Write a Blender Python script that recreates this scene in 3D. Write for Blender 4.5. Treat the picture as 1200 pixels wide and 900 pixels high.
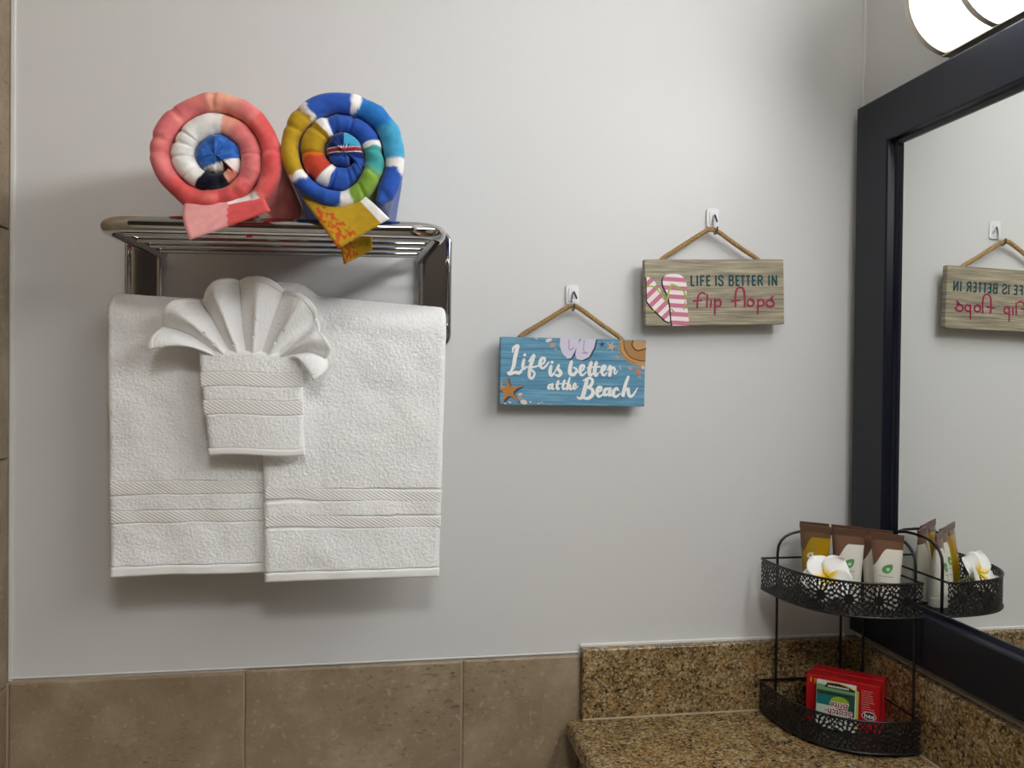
import bpy, bmesh, math, random
import numpy as np
from mathutils import Vector, Matrix, noise

for o in list(bpy.data.objects):
    bpy.data.objects.remove(o)
scene = bpy.context.scene
COL = scene.collection
random.seed(7)
rng = np.random.default_rng(11)

# ------------------------------------------------------------------ camera
F_PX = 1000.0
cam_d = bpy.data.cameras.new('camera')
cam_d.sensor_width = 36.0
cam_d.lens = 36.0 * F_PX / 1200.0
cam_d.clip_start = 0.01
cam = bpy.data.objects.new('camera', cam_d)
COL.objects.link(cam)
dy = Vector((-0.163, 0.013, -1.0)).normalized()
up = Vector((0.009, 1.0, 0.0)); up = (up - dy * up.dot(dy)).normalized()
dx = dy.cross(up)
W2C = Matrix((dx, dy, up)).transposed()
cam.matrix_world = Matrix.Translation((0, -1.26, 1.38)) @ W2C.transposed().to_4x4()
scene.camera = cam

# ------------------------------------------------------------------ world, exposure
world = bpy.data.worlds.new('world'); scene.world = world
world.use_nodes = True
world.node_tree.nodes['Background'].inputs[0].default_value = (0.02, 0.02, 0.02, 1)
vs = scene.view_settings
vs.view_transform = 'Standard'; vs.look = 'None'; vs.gamma = 1.0
vs.use_curve_mapping = False
vs.exposure = 0.80
LAMP_STRENGTH = 10.5
FILL_STRENGTH = 17.0  # emission of the added fill light under the ceiling

# ------------------------------------------------------------------ materials
def lin(c):
    return tuple(((x / 12.92) if x <= 0.04045 else ((x + 0.055) / 1.055) ** 2.4) for x in c)
def rgb(r, g, b):
    return lin((r / 255, g / 255, b / 255)) + (1.0,)

MATS = {}
def mat(name, color=(0.8, 0.8, 0.8, 1), rough=0.5, metal=0.0, spec=0.5, **kw):
    if name in MATS: return MATS[name]
    m = bpy.data.materials.new(name); m.use_nodes = True
    b = m.node_tree.nodes['Principled BSDF']
    b.inputs['Base Color'].default_value = color
    b.inputs['Roughness'].default_value = rough
    b.inputs['Metallic'].default_value = metal
    b.inputs['Specular IOR Level'].default_value = spec
    for k, v in kw.items():
        b.inputs[k].default_value = v
    MATS[name] = m
    return m
def nodes(m):
    nt = m.node_tree
    return nt, nt.nodes, nt.links, nt.nodes['Principled BSDF']
def coords(nt, kind='Object', scale=(1, 1, 1), rot=(0, 0, 0)):
    tc = nt.nodes.new('ShaderNodeTexCoord'); mp = nt.nodes.new('ShaderNodeMapping')
    mp.inputs['Scale'].default_value = scale; mp.inputs['Rotation'].default_value = rot
    nt.links.new(tc.outputs[kind], mp.inputs['Vector'])
    return mp.outputs['Vector']
def world_coords(nt, scale=(1, 1, 1)):
    g = nt.nodes.new('ShaderNodeNewGeometry'); mp = nt.nodes.new('ShaderNodeMapping')
    mp.inputs['Scale'].default_value = scale
    nt.links.new(g.outputs['Position'], mp.inputs['Vector'])
    return mp.outputs['Vector']
def ntex(nt, vec, scale, detail=4, rough=0.5, dist=0.0):
    n = nt.nodes.new('ShaderNodeTexNoise')
    n.inputs['Scale'].default_value = scale; n.inputs['Detail'].default_value = detail
    n.inputs['Roughness'].default_value = rough; n.inputs['Distortion'].default_value = dist
    if vec is not None: nt.links.new(vec, n.inputs['Vector'])
    return n
def ramp(nt, fac, stops, interp='LINEAR'):
    r = nt.nodes.new('ShaderNodeValToRGB'); cr = r.color_ramp; cr.interpolation = interp
    while len(cr.elements) < len(stops): cr.elements.new(0.5)
    for e, (p, c) in zip(cr.elements, stops):
        e.position = p; e.color = c
    nt.links.new(fac, r.inputs['Fac'])
    return r.outputs['Color']
def mixc(nt, fac, a, b, blend='MIX'):
    n = nt.nodes.new('ShaderNodeMix'); n.data_type = 'RGBA'; n.blend_type = blend
    for s, v in ((n.inputs[0], fac), (n.inputs[6], a), (n.inputs[7], b)):
        if isinstance(v, (int, float)): s.default_value = v
        elif isinstance(v, tuple): s.default_value = v
        else: nt.links.new(v, s)
    return n.outputs[2]
def mth(nt, op, a, b=None):
    n = nt.nodes.new('ShaderNodeMath'); n.operation = op
    for s, v in zip(n.inputs, (a, b)):
        if v is None: continue
        if isinstance(v, (int, float)): s.default_value = v
        else: nt.links.new(v, s)
    return n.outputs[0]
def bump(nt, height, strength, dist=0.001):
    b = nt.nodes.new('ShaderNodeBump')
    b.inputs['Strength'].default_value = strength; b.inputs['Distance'].default_value = dist
    nt.links.new(height, b.inputs['Height'])
    nt.links.new(b.outputs['Normal'], nt.nodes['Principled BSDF'].inputs['Normal'])

def make_paint():
    m = mat('wall_paint', rgb(218, 218, 217), 0.42, spec=0.35)
    nt, N, L, b = nodes(m)
    v = world_coords(nt)
    n1 = ntex(nt, v, 90, 3); n2 = ntex(nt, v, 9, 2)
    h = mth(nt, 'ADD', mth(nt, 'MULTIPLY', n1.outputs['Fac'], 0.35), n2.outputs['Fac'])
    bump(nt, h, 0.12, 0.002)
    return m
PAINT = make_paint()

def make_tile():
    m = mat('travertine_tile', rgb(160, 136, 106), 0.38, spec=0.4)
    nt, N, L, b = nodes(m)
    v = world_coords(nt)
    oi = nt.nodes.new('ShaderNodeObjectInfo')
    off = nt.nodes.new('ShaderNodeVectorMath'); off.operation = 'ADD'
    sc = mth(nt, 'MULTIPLY', oi.outputs['Random'], 30.0)
    L.new(v, off.inputs[0]); L.new(sc, off.inputs[1])
    vv = off.outputs[0]
    big = ntex(nt, vv, 11, 8, 0.68, 0.15)
    c = ramp(nt, big.outputs['Fac'], [(0.3, rgb(140, 122, 98)), (0.5, rgb(157, 139, 114)), (0.68, rgb(176, 160, 136))])
    mp = nt.nodes.new('ShaderNodeMapping'); mp.inputs['Scale'].default_value = (1, 1, 2.2); L.new(vv, mp.inputs['Vector'])
    fine = ntex(nt, mp.outputs['Vector'], 75, 6, 0.7, 0.2)
    f = ramp(nt, fine.outputs['Fac'], [(0.34, (1, 1, 1, 1)), (0.44, (0, 0, 0, 1))])
    msk = ntex(nt, vv, 5, 2)
    mk = ramp(nt, msk.outputs['Fac'], [(0.45, (0, 0, 0, 1)), (0.65, (1, 1, 1, 1))])
    c = mixc(nt, mth(nt, 'MULTIPLY', mth(nt, 'MULTIPLY', f, mk), 0.8), c, rgb(92, 76, 58))
    fl = ntex(nt, vv, 130, 3, .6)
    c = mixc(nt, mth(nt, 'MULTIPLY', ramp(nt, fl.outputs['Fac'], [(.60, (0, 0, 0, 1)), (.70, (1, 1, 1, 1))]), .4), c, rgb(206, 192, 166))
    tint = ramp(nt, oi.outputs['Random'], [(0, rgb(236, 232, 226)), (1, rgb(255, 255, 255))])
    c = mixc(nt, 1.0, c, tint, 'MULTIPLY')
    L.new(c, b.inputs['Base Color'])
    bump(nt, fine.outputs['Fac'], 0.08, 0.001)
    return m
TILE = make_tile()
GROUT = mat('grout', rgb(176, 156, 130), 0.9)
CAULK = mat('white_caulk', rgb(226, 224, 218), 0.5)

def make_granite():
    m = mat('granite', rgb(140, 110, 70), 0.16, spec=0.5)
    nt, N, L, b = nodes(m)
    v = world_coords(nt)
    big = ntex(nt, v, 28, 5, 0.6, 0.6)
    c = ramp(nt, big.outputs['Fac'], [(0.28, rgb(84, 70, 48)), (0.42, rgb(126, 104, 68)), (0.52, rgb(154, 128, 86)), (0.64, rgb(176, 154, 114)), (0.78, rgb(140, 134, 122))])
    vo = nt.nodes.new('ShaderNodeTexVoronoi'); vo.inputs['Scale'].default_value = 330
    L.new(v, vo.inputs['Vector'])
    sep = nt.nodes.new('ShaderNodeSeparateColor'); L.new(vo.outputs['Color'], sep.inputs[0])
    cell = ramp(nt, sep.outputs[0], [(0.0, rgb(48, 38, 28)), (0.24, rgb(128, 104, 66)), (0.58, rgb(166, 138, 92)), (0.86, rgb(196, 180, 148))], 'CONSTANT')
    c = mixc(nt, 0.58, c, cell)
    on = ntex(nt, v, 40, 3, .6)
    c = mixc(nt, ramp(nt, on.outputs['Fac'], [(.55, (0, 0, 0, 1)), (.7, (.5, .5, .5, 1))]), c, rgb(158, 112, 62))
    bn = ntex(nt, v, 150, 5, 0.7, 0.5)
    blk = ramp(nt, bn.outputs['Fac'], [(0.39, (1, 1, 1, 1)), (0.46, (0, 0, 0, 1))])
    c = mixc(nt, blk, c, rgb(34, 28, 24))
    gn = ntex(nt, v, 55, 4, 0.6)
    g = ramp(nt, gn.outputs['Fac'], [(0.66, (0, 0, 0, 1)), (0.72, (1, 1, 1, 1))])
    c = mixc(nt, mth(nt, 'MULTIPLY', g, 0.7), c, rgb(150, 142, 132))
    L.new(c, b.inputs['Base Color'])
    return m
GRANITE = make_granite()

CHROME = mat('chrome', (0.52, 0.51, 0.50, 1), 0.06, 1.0)
NICKEL = mat('brushed_nickel', rgb(196, 188, 176), 0.42, 1.0)
FRAMEM = mat('black_frame_paint', rgb(15, 20, 34), 0.30, spec=0.36)
MIRROR = mat('mirror_glass', (0.95, 0.965, 0.95, 1), 0.0, 1.0)
BLACKM = mat('black_wire', rgb(14, 14, 16), 0.38, spec=0.5)

def make_terry(name, col, scale, strength):
    m = mat(name, col, 0.95, spec=0.1, **{'Sheen Weight': 0.25, 'Sheen Roughness': 0.5})
    nt, N, L, b = nodes(m)
    n = ntex(nt, world_coords(nt), scale, 2, 0.6)
    bump(nt, n.outputs['Fac'], strength, 0.0015)
    return m
TERRY = make_terry('white_terry', rgb(248, 248, 247), 900, 0.45)
def make_dobby():
    m = mat('dobby_weave', rgb(240, 239, 236), 0.85, spec=0.15)
    nt, N, L, b = nodes(m)
    w = nt.nodes.new('ShaderNodeTexWave'); w.inputs['Scale'].default_value = 95
    L.new(coords(nt, 'Object', (1, 0, 1.6)), w.inputs['Vector'])
    w.bands_direction = 'DIAGONAL'
    bump(nt, w.outputs['Fac'], 0.5, 0.001)
    return m
DOBBY = make_dobby()
HEM = make_terry('white_hem', rgb(242, 241, 238), 90, 0.15)
def make_print():
    m = mat('velour_print', rgb(200, 60, 60), 0.9, spec=0.1, **{'Sheen Weight': 0.35, 'Sheen Roughness': 0.4})
    nt, N, L, b = nodes(m)
    a = nt.nodes.new('ShaderNodeVertexColor'); a.layer_name = 'Col'
    L.new(a.outputs['Color'], b.inputs['Base Color'])
    n = ntex(nt, world_coords(nt), 420, 3, 0.6)
    bump(nt, n.outputs['Fac'], 0.35, 0.0012)
    return m
PRINT = make_print()

# ------------------------------------------------------------------ object helpers
def thing(name, label, cat, loc=(0, 0, 0), rotz=0.0, group=None):
    o = bpy.data.objects.new(name, None); COL.objects.link(o)
    o.empty_display_size = 0.02
    o.location = loc; o.rotation_euler = (0, 0, rotz)
    o['label'] = label; o['category'] = cat
    if group: o['group'] = group
    return o
def root_loc(p):
    v = Vector((0, 0, 0))
    while p is not None:
        v += Vector(p.location); p = p.parent
    return v
def tag(o, label, cat, group=None):
    o['label'] = label; o['category'] = cat
    if group: o['group'] = group
    return o

class MB:
    def __init__(s): s.v = []; s.f = []
    def add(s, v, f):
        k = len(s.v); s.v += [tuple(p) for p in v]; s.f += [tuple(i + k for i in q) for q in f]
        return s
    def box(s, a, b):
        (x0, y0, z0), (x1, y1, z1) = a, b
        return s.add([(x0, y0, z0), (x1, y0, z0), (x1, y1, z0), (x0, y1, z0), (x0, y0, z1), (x1, y0, z1), (x1, y1, z1), (x0, y1, z1)],
                     [(0, 3, 2, 1), (4, 5, 6, 7), (0, 1, 5, 4), (1, 2, 6, 5), (2, 3, 7, 6), (3, 0, 4, 7)])
    def tube(s, pts, r, seg=10, closed=False):
        pts = [Vector(p) for p in pts]; n = len(pts)
        rs = r if isinstance(r, (list, tuple)) else [r] * n
        tang = []
        for i in range(n):
            a = pts[(i - 1) % n] if (closed or i > 0) else pts[i]
            b = pts[(i + 1) % n] if (closed or i < n - 1) else pts[i]
            tang.append((b - a).normalized())
        ref = Vector((0, 0, 1)) if abs(tang[0].z) < 0.9 else Vector((1, 0, 0))
        nrm = (ref - tang[0] * ref.dot(tang[0])).normalized()
        V = []; Fc = []
        for i in range(n):
            nrm = (nrm - tang[i] * nrm.dot(tang[i])).normalized()
            bi = tang[i].cross(nrm)
            for k in range(seg):
                a = 2 * math.pi * k / seg
                V.append(pts[i] + (nrm * math.cos(a) + bi * math.sin(a)) * rs[i])
        m = n if closed else n - 1
        for i in range(m):
            j = (i + 1) % n
            for k in range(seg):
                l = (k + 1) % seg
                Fc.append((i * seg + k, i * seg + l, j * seg + l, j * seg + k))
        if not closed:
            Fc.append(tuple(range(seg - 1, -1, -1))); Fc.append(tuple((n - 1) * seg + k for k in range(seg)))
        return s.add(V, Fc)
    def prism(s, poly, axis_from, axis_to, place):
        """poly: 2-D outline; place(u, v, w) -> 3-D"""
        n = len(poly)
        V = [place(u, v, axis_from) for u, v in poly] + [place(u, v, axis_to) for u, v in poly]
        Fc = [tuple(range(n)), tuple(range(2 * n - 1, n - 1, -1))]
        for i in range(n):
            j = (i + 1) % n
            Fc.append((i, i + n, j + n, j))
        return s.add(V, Fc)
    def lathe(s, prof, origin=(0, 0, 0), seg=20, sy=1.0):
        V = []; Fc = []; n = len(prof)
        for r, z in prof:
            for k in range(seg):
                a = 2 * math.pi * k / seg
                V.append((origin[0] + r * math.cos(a), origin[1] + sy * r * math.sin(a), origin[2] + z))
        for i in range(n - 1):
            for k in range(seg):
                l = (k + 1) % seg
                Fc.append((i * seg + k, i * seg + l, (i + 1) * seg + l, (i + 1) * seg + k))
        Fc.append(tuple(range(seg - 1, -1, -1))); Fc.append(tuple((n - 1) * seg + k for k in range(seg)))
        return s.add(V, Fc)
    def build(s, name, material, parent=None, world=True, smooth=True, bevel=0.0, seg=2, angle=40, colors=None, fix=True):
        me = bpy.data.meshes.new(name)
        off = root_loc(parent) if (parent is not None and world) else Vector((0, 0, 0))
        me.from_pydata([(p[0] - off.x, p[1] - off.y, p[2] - off.z) for p in s.v], [], s.f)
        if fix:
            bm = bmesh.new(); bm.from_mesh(me)
            bmesh.ops.recalc_face_normals(bm, faces=bm.faces); bm.to_mesh(me); bm.free()
        if colors is not None:
            at = me.color_attributes.new('Col', 'FLOAT_COLOR', 'POINT')
            at.data.foreach_set('color', np.asarray(colors, dtype=np.float32).ravel())
        if smooth:
            me.polygons.foreach_set('use_smooth', [True] * len(me.polygons))
            me.set_sharp_from_angle(angle=math.radians(angle))
        me.materials.append(material)
        o = bpy.data.objects.new(name, me); COL.objects.link(o)
        if parent is not None: o.parent = parent
        if bevel > 0:
            md = o.modifiers.new('bevel', 'BEVEL'); md.width = bevel; md.segments = seg
            md.limit_method = 'ANGLE'; md.angle_limit = math.radians(35); md.harden_normals = True
        return o
def struct(o):
    o['kind'] = 'structure'; return o

def thick_grid(P, t, edge=None, jitter=None):
    """P: (nu, nv, 3) array of centre points -> closed rounded sheet of thickness t (scalar or array)"""
    nu, nv = P.shape[:2]
    du = np.gradient(P, axis=0); dv = np.gradient(P, axis=1)
    n = np.cross(du, dv); n /= (np.linalg.norm(n, axis=2, keepdims=True) + 1e-12)
    T = np.full((nu, nv), 1.0) * t
    if edge is None: edge = float(np.max(T)) * 0.6
    su = np.linalg.norm(du, axis=2); sv = np.linalg.norm(dv, axis=2)
    cu = np.cumsum(su, axis=0) - su[:1]; cv = np.cumsum(sv, axis=1) - sv[:, :1]
    d = np.minimum(np.minimum(cu, cu[-1:] - cu), np.minimum(cv, cv[:, -1:] - cv))
    q = np.clip(1 - d / edge, 0, 1)
    h = 0.5 * T * np.sqrt(np.clip(1 - q * q, 0.0009, 1))
    hf = h + (jitter if jitter is not None else 0)
    A = P + n * hf[..., None]; B = P - n * h[..., None]
    V = np.concatenate([A.reshape(-1, 3), B.reshape(-1, 3)])
    idx = np.arange(nu * nv).reshape(nu, nv); o = nu * nv
    a = idx[:-1, :-1].ravel(); b = idx[1:, :-1].ravel(); c = idx[1:, 1:].ravel(); e = idx[:-1, 1:].ravel()
    Fc = np.concatenate([np.stack([a, b, c, e], 1), np.stack([e + o, c + o, b + o, a + o], 1)]).tolist()
    ring = list(idx[:, 0]) + list(idx[-1, 1:]) + list(idx[-2::-1, -1]) + list(idx[0, -2:0:-1])
    for i in range(len(ring)):
        p, q2 = int(ring[i]), int(ring[(i + 1) % len(ring)])
        Fc.append([q2, p, p + o, q2 + o])
    m = MB(); m.v = V.tolist(); m.f = [tuple(f) for f in Fc]
    return m
def smooth_noise(shape, cell, amp, seed=0):
    """value noise of cell size (in samples), roughly -amp..amp"""
    r = np.random.default_rng(seed)
    cu, cv = max(2, int(shape[0] / cell) + 3), max(2, int(shape[1] / cell) + 3)
    g = r.uniform(-1, 1, (cu, cv))
    u = np.linspace(0, cu - 2.001, shape[0]); v = np.linspace(0, cv - 2.001, shape[1])
    iu = u.astype(int); iv = v.astype(int); fu = u - iu; fv = v - iv
    fu = fu * fu * (3 - 2 * fu); fv = fv * fv * (3 - 2 * fv)
    a = g[np.ix_(iu, iv)]; b = g[np.ix_(iu + 1, iv)]; c = g[np.ix_(iu, iv + 1)]; d = g[np.ix_(iu + 1, iv + 1)]
    FU = fu[:, None]; FV = fv[None, :]
    return amp * ((a * (1 - FU) + b * FU) * (1 - FV) + (c * (1 - FU) + d * FU) * FV)
def terry_noise(shape, seed, amp=0.0008):
    r = np.random.default_rng(seed)
    n = r.normal(0, 1, shape)
    return amp * 0.75 * n + smooth_noise(shape, 9, amp * 0.3, seed + 1)
def cat_rom(pts, step=6, closed=False):
    P = [Vector(p) for p in pts]; out = []
    n = len(P)
    for i in range(n if closed else n - 1):
        p0 = P[(i - 1) % n] if (closed or i > 0) else P[0]
        p1 = P[i]; p2 = P[(i + 1) % n]
        p3 = P[(i + 2) % n] if (closed or i + 2 < n) else P[-1]
        for k in range(step):
            t = k / step
            out.append(0.5 * ((2 * p1) + (p2 - p0) * t + (2 * p0 - 5 * p1 + 4 * p2 - p3) * t * t + (3 * p1 - p0 - 3 * p2 + p3) * t ** 3))
    if not closed: out.append(P[-1])
    return out
def ribbon(mb, pts, w, place, h0, h1, smooth=True, step=6, cap=True, stag=1.2e-5):
    """flat painted stroke: 2-D polyline of width w (or per-point list), lifted from h0 to h1"""
    ws = w if isinstance(w, (list, tuple)) else None
    if smooth and len(pts) > 2:
        src = [(p[0], p[1], ws[i] if ws else w) for i, p in enumerate(pts)]
        src = cat_rom(src, step)
    else:
        src = [Vector((p[0], p[1], ws[i] if ws else w)) for i, p in enumerate(pts)]
    n = len(src); Lf = []; Rt = []
    for i in range(n):
        a = src[max(0, i - 1)]; b = src[min(n - 1, i + 1)]
        t = Vector((b.x - a.x, b.y - a.y)); t = t.normalized() if t.length > 1e-9 else Vector((1, 0))
        nn = Vector((-t.y, t.x)) * src[i].z * 0.5
        Lf.append((src[i].x + nn.x, src[i].y + nn.y)); Rt.append((src[i].x - nn.x, src[i].y - nn.y))
    if cap:
        def half(c, t, r):
            a0 = math.atan2(t[1], t[0])
            return [(c.x + r * math.cos(a0 + d), c.y + r * math.sin(a0 + d)) for d in (-0.9, 0, 0.9)]
        t0 = (src[0].x - src[1].x, src[0].y - src[1].y); t1 = (src[-1].x - src[-2].x, src[-1].y - src[-2].y)
    V = []; Fc = []
    for i_, (l, r) in enumerate(zip(Lf, Rt)):
        V += [place(l[0], l[1], h1 + i_ * stag), place(r[0], r[1], h1 + i_ * stag)]
    for i in range(n - 1):
        Fc.append((2 * i, 2 * i + 1, 2 * i + 3, 2 * i + 2))
    if cap:
        for (c, t, r, k) in ((src[0], t0, src[0].z / 2, 0), (src[-1], t1, src[-1].z / 2, 2 * n - 2)):
            hs = half(c, t, r); q = len(V)
            V += [place(x, y, h1 + (k // 2) * stag) for x, y in hs]
            Fc.append((k, q, q + 1, q + 2, k + 1) if k else (k + 1, q, q + 1, q + 2, k))
    mb.add(V, Fc)
    return mb
def rrect(w, h, r, n=5):
    out = []
    for cx, cy, a0 in ((w / 2 - r, h / 2 - r, 0), (-w / 2 + r, h / 2 - r, 90), (-w / 2 + r, -h / 2 + r, 180), (w / 2 - r, -h / 2 + r, 270)):
        for k in range(n + 1):
            a = math.radians(a0 + 90 * k / n); out.append((cx + r * math.cos(a), cy + r * math.sin(a)))
    return out

# ------------------------------------------------------------------ room shell
XR = 0.77        # right wall
XL = -0.489      # tiled left wall
ZC = 2.44; YF = -2.7; XFAR = -1.7
struct(MB().box((XFAR - .1, 0, 0), (XR + .1, .1, ZC)).build('wall_back', PAINT, smooth=False))
wall_back = bpy.data.objects['wall_back']
struct(MB().box((XR, YF, 0), (XR + .1, 0, ZC)).build('wall_right', PAINT, smooth=False))
wall_left = struct(MB().box((XL - .13, -.50, 0), (XL - .010, 0, ZC)).build('wall_left', GROUT, smooth=False))
struct(MB().box((XFAR - .1, YF, 0), (XFAR, 0, ZC)).build('wall_far', PAINT, smooth=False))
DARKWALL = mat('brown_plaster', rgb(58, 49, 42), 0.7)
struct(MB().box((XFAR - .1, YF - .1, 0), (XR + .1, YF, ZC)).build('wall_front', DARKWALL, smooth=False))
struct(MB().box((XFAR - .1, YF - .1, ZC), (XR + .1, .1, ZC + .1)).build('ceiling', mat('ceiling_paint', rgb(214, 212, 207), 0.8), smooth=False))
FLOORM = mat('floor_stone', rgb(205, 194, 176), 0.4)
struct(MB().box((XFAR - .1, YF - .1, -.1), (XR + .1, .1, 0)).build('floor', FLOORM, smooth=False))

# wainscot tiles on the back wall
TW = 0.3109; ZT = 0.9565
g = MB().box((XL - .005, -.0068, 0.0), (0.3135, .0, ZT - .004)).build('grout', GROUT, wall_back)
def tile_mesh(w, h):
    return MB().box((0, -.0095, 0), (w, -.001, h))
def wall_tile(x0, x1, z0, z1):
    o = MB().box((x0 + .0012, -.0095, z0 + .0012), (x1 - .0012, -.001, z1 - .0012)).build('tile', TILE, wall_back, bevel=.0032, seg=3)
    return o
xs = [XL + .002, -0.1768, 0.1341, 0.3135]
tops = [ZT - .003, ZT, ZT + .001]
for i in range(3):
    wall_tile(xs[i], xs[i + 1], ZT - TW, tops[i])
for r in range(1, 3):
    for i in range(4):
        x0 = (XL + .002, -0.1768, 0.1341, 0.4450)[i]; x1 = (-0.1768, 0.1341, 0.4450, 0.7559)[i]
        wall_tile(x0, x1, ZT - TW * (r + 1), ZT - TW * r)
# tiles on the left wall
base_tile = None
for r in range(-2, 5):
    for c in range(2):
        z0 = ZT - .007 + TW * r - .002
        if z0 + TW > ZC or z0 < 0: continue
        if base_tile is None:
            base_tile = MB().box((0, 0.0012, .0012), (.0095, TW - .0012, TW - .0012)).build('tile', TILE, None, bevel=.0015, seg=2)
            o = base_tile
        else:
            o = base_tile.copy(); COL.objects.link(o)
        o.parent = wall_left
        o.location = (XL - .0095, -.0025 - TW * (c + 1) + .0, z0)
# white caulk bead in the corner
MB().box((XL, -.003, ZT - .004), (XL + .0062, .001, ZC)).build('caulk_line', CAULK, wall_back, bevel=.001)
MB().tube([(XL + .003, -.0025, ZT), (0.134, -.0025, ZT + .002), (0.313, -.0025, ZT + .003)], .0014, 6).build('caulk_line', CAULK, wall_back)
MB().tube([(XR - .0015, -.0015, .97), (XR - .0015, -.0015, ZC)], .003, 6).build('caulk_line', CAULK, wall_back)

# ------------------------------------------------------------------ counter and splashes
def box_thing(name, a, b, material, label, cat, bevel, seg=3):
    o = MB().box(a, b).build(name, material, bevel=bevel, seg=seg)
    return tag(o, label, cat)
CT = 0.8635
t = thing('countertop', 'speckled brown granite countertop with rounded edge below the mirror', 'countertop', (0.52, -.3, CT - .032))
MB().box((0.290, -1.90, CT - .032), (XR - .001, -.0105, CT)).build('slab', GRANITE, t, bevel=.012, seg=5)
cabm = mat('dark_wood', rgb(70, 48, 34), 0.5)
MB().box((0.335, -1.87, 0.001), (XR - .001, -.0105, CT - .032)).build('base_cabinet', cabm, t, bevel=.002)
box_thing('backsplash', (0.3145, -.0205, CT), (XR - .0225, -.0005, .968), GRANITE, 'granite backsplash strip under the wall with the two hanging signs', 'backsplash', .0022)
box_thing('backsplash', (XR - .0220, -1.89, CT), (XR - .0005, -.0005, .968), GRANITE, 'granite backsplash strip along the bottom of the black mirror frame', 'backsplash', .0022)
MB().tube([(0.3145, -.0035, .9695), (0.747, -.0035, .9695)], .003, 6).build('caulk_line', CAULK, wall_back)
MB().tube([(XR - .005, -.03, .9695), (XR - .005, -1.90, .9695)], .0035, 6).build('caulk_line', mat('old_caulk', rgb(168, 150, 128), .6), bpy.data.objects['wall_right'])
CLR = mat('counter_caulk', rgb(176, 158, 130), .5)
MB().tube([(0.3145, -.0228, CT + .0003), (0.744, -.0228, CT + .0003)], .0020, 6).build('caulk_line', CLR, t)
MB().tube([(XR - .0246, -.022, CT + .0003), (XR - .0246, -1.88, CT + .0003)], .0020, 6).build('caulk_line', CLR, t)

# ------------------------------------------------------------------ mirror
FY0, FY1, FZ0, FZ1 = -.0180, -1.85, .983, 1.8035
t = thing('wall_mirror', 'large wall mirror in a wide black frame above the counter', 'mirror', (XR, -.6, FZ0))
prof = [(0, 0.0005), (0, .021), (.0025, .0235), (.0690, .0235), (.0712, .0215), (.0735, .0125), (.0790, .0110), (.0790, 0.0005)]
def member(c0, c1, in0, in1):
    """mitred frame member between outer corners c0, c1 (y, z); in0/in1: inward directions at the ends"""
    V = []
    for (c, d) in ((c0, in0), (c1, in1)):
        for w, h in prof:
            V.append((XR - h, c[0] + d[0] * w, c[1] + d[1] * w))
    n = len(prof)
    Fc = [tuple(range(n)), tuple(range(2 * n - 1, n - 1, -1))] + [(i, (i + 1) % n, (i + 1) % n + n, i + n) for i in range(n)]
    return MB().add(V, Fc)
A, B, C_, D = (FY0, FZ0), (FY0, FZ1), (FY1, FZ1), (FY1, FZ0)
ia, ib, ic, id_ = (-1.17, 1), (-1.17, -1), (1, -1), (1, 1)
member(A, B, ia, ib).build('frame_stile', FRAMEM, t, angle=20)
member(B, C_, ib, ic).build('frame_rail', FRAMEM, t, angle=20)
member(C_, D, ic, id_).build('frame_stile', FRAMEM, t, angle=20)
member(D, A, id_, ia).build('frame_rail', FRAMEM, t, angle=20)
MB().box((XR - .009, FY1 + .07, FZ0 + .07), (XR - .001, FY0 - .07, FZ1 - .07)).build('mirror_glass', MIRROR, t, smooth=False)

# ------------------------------------------------------------------ vanity light
LY0, LY1, LZ, LR = -.215, -1.75, 1.884, .067
t = thing('vanity_light', 'lit frosted vanity light with metal bands above the mirror', 'lamp', (XR, -.65, LZ - LR))
em = bpy.data.materials.new('lit_diffuser'); em.use_nodes = True
b = em.node_tree.nodes['Principled BSDF']
b.inputs['Base Color'].default_value = (.9, .9, .9, 1)
b.inputs['Emission Color'].default_value = (.985, .99, .985, 1); b.inputs['Emission Strength'].default_value = LAMP_STRENGTH
def arc(r, a0=-90, a1=90, n=24, base=.004):
    return [(XR - base - r * math.cos(math.radians(a0 + (a1 - a0) * k / n)), LZ + r * math.sin(math.radians(a0 + (a1 - a0) * k / n))) for k in range(n + 1)]
def half_ring(mb, ya, yb, r0, r1):
    o = arc(r1); i = arc(r0)[::-1]
    return mb.prism(o + i, ya, yb, lambda u, v, w: (u, w, v))
em2 = em.copy(); em2.name = 'lit_diffuser_end'
em2.node_tree.nodes['Principled BSDF'].inputs['Emission Strength'].default_value = LAMP_STRENGTH * .35
SEC = .100
for ya, yb, m_ in ((LY0 - .008, LY0 - SEC - .002, em2), (LY0 - SEC - .002, LY1 + SEC + .002, em), (LY1 + SEC + .002, LY1 + .008, em2)):
    MB().prism(arc(LR), ya, yb, lambda u, v, w: (u, w, v)).build('diffuser', m_, t)
MB().box((XR - .006, LY1 - .004, LZ - LR - .006), (XR - .0005, LY0 + .004, LZ + LR + .006)).build('back_plate', NICKEL, t, bevel=.001)
MB().box((XR - .020, LY1, LZ - LR - .0045), (XR - .004, LY0, LZ - LR + .0005)).build('lower_lip', NICKEL, t, bevel=.001)
for y in (LY0 + .001, LY0 - SEC + .005, LY1 + SEC + .005, LY1 + .009):
    half_ring(MB(), y, y - .010, LR - .004, LR + .0045).build('band', NICKEL, t, bevel=.0012)
MB().prism(arc(LR - .0005), LY0 - .001, LY0 - .007, lambda u, v, w: (u, w, v)).build('end_cap', NICKEL, t)
MB().prism(arc(LR - .0005), LY1 + .001, LY1 + .007, lambda u, v, w: (u, w, v)).build('end_cap', NICKEL, t)

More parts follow.
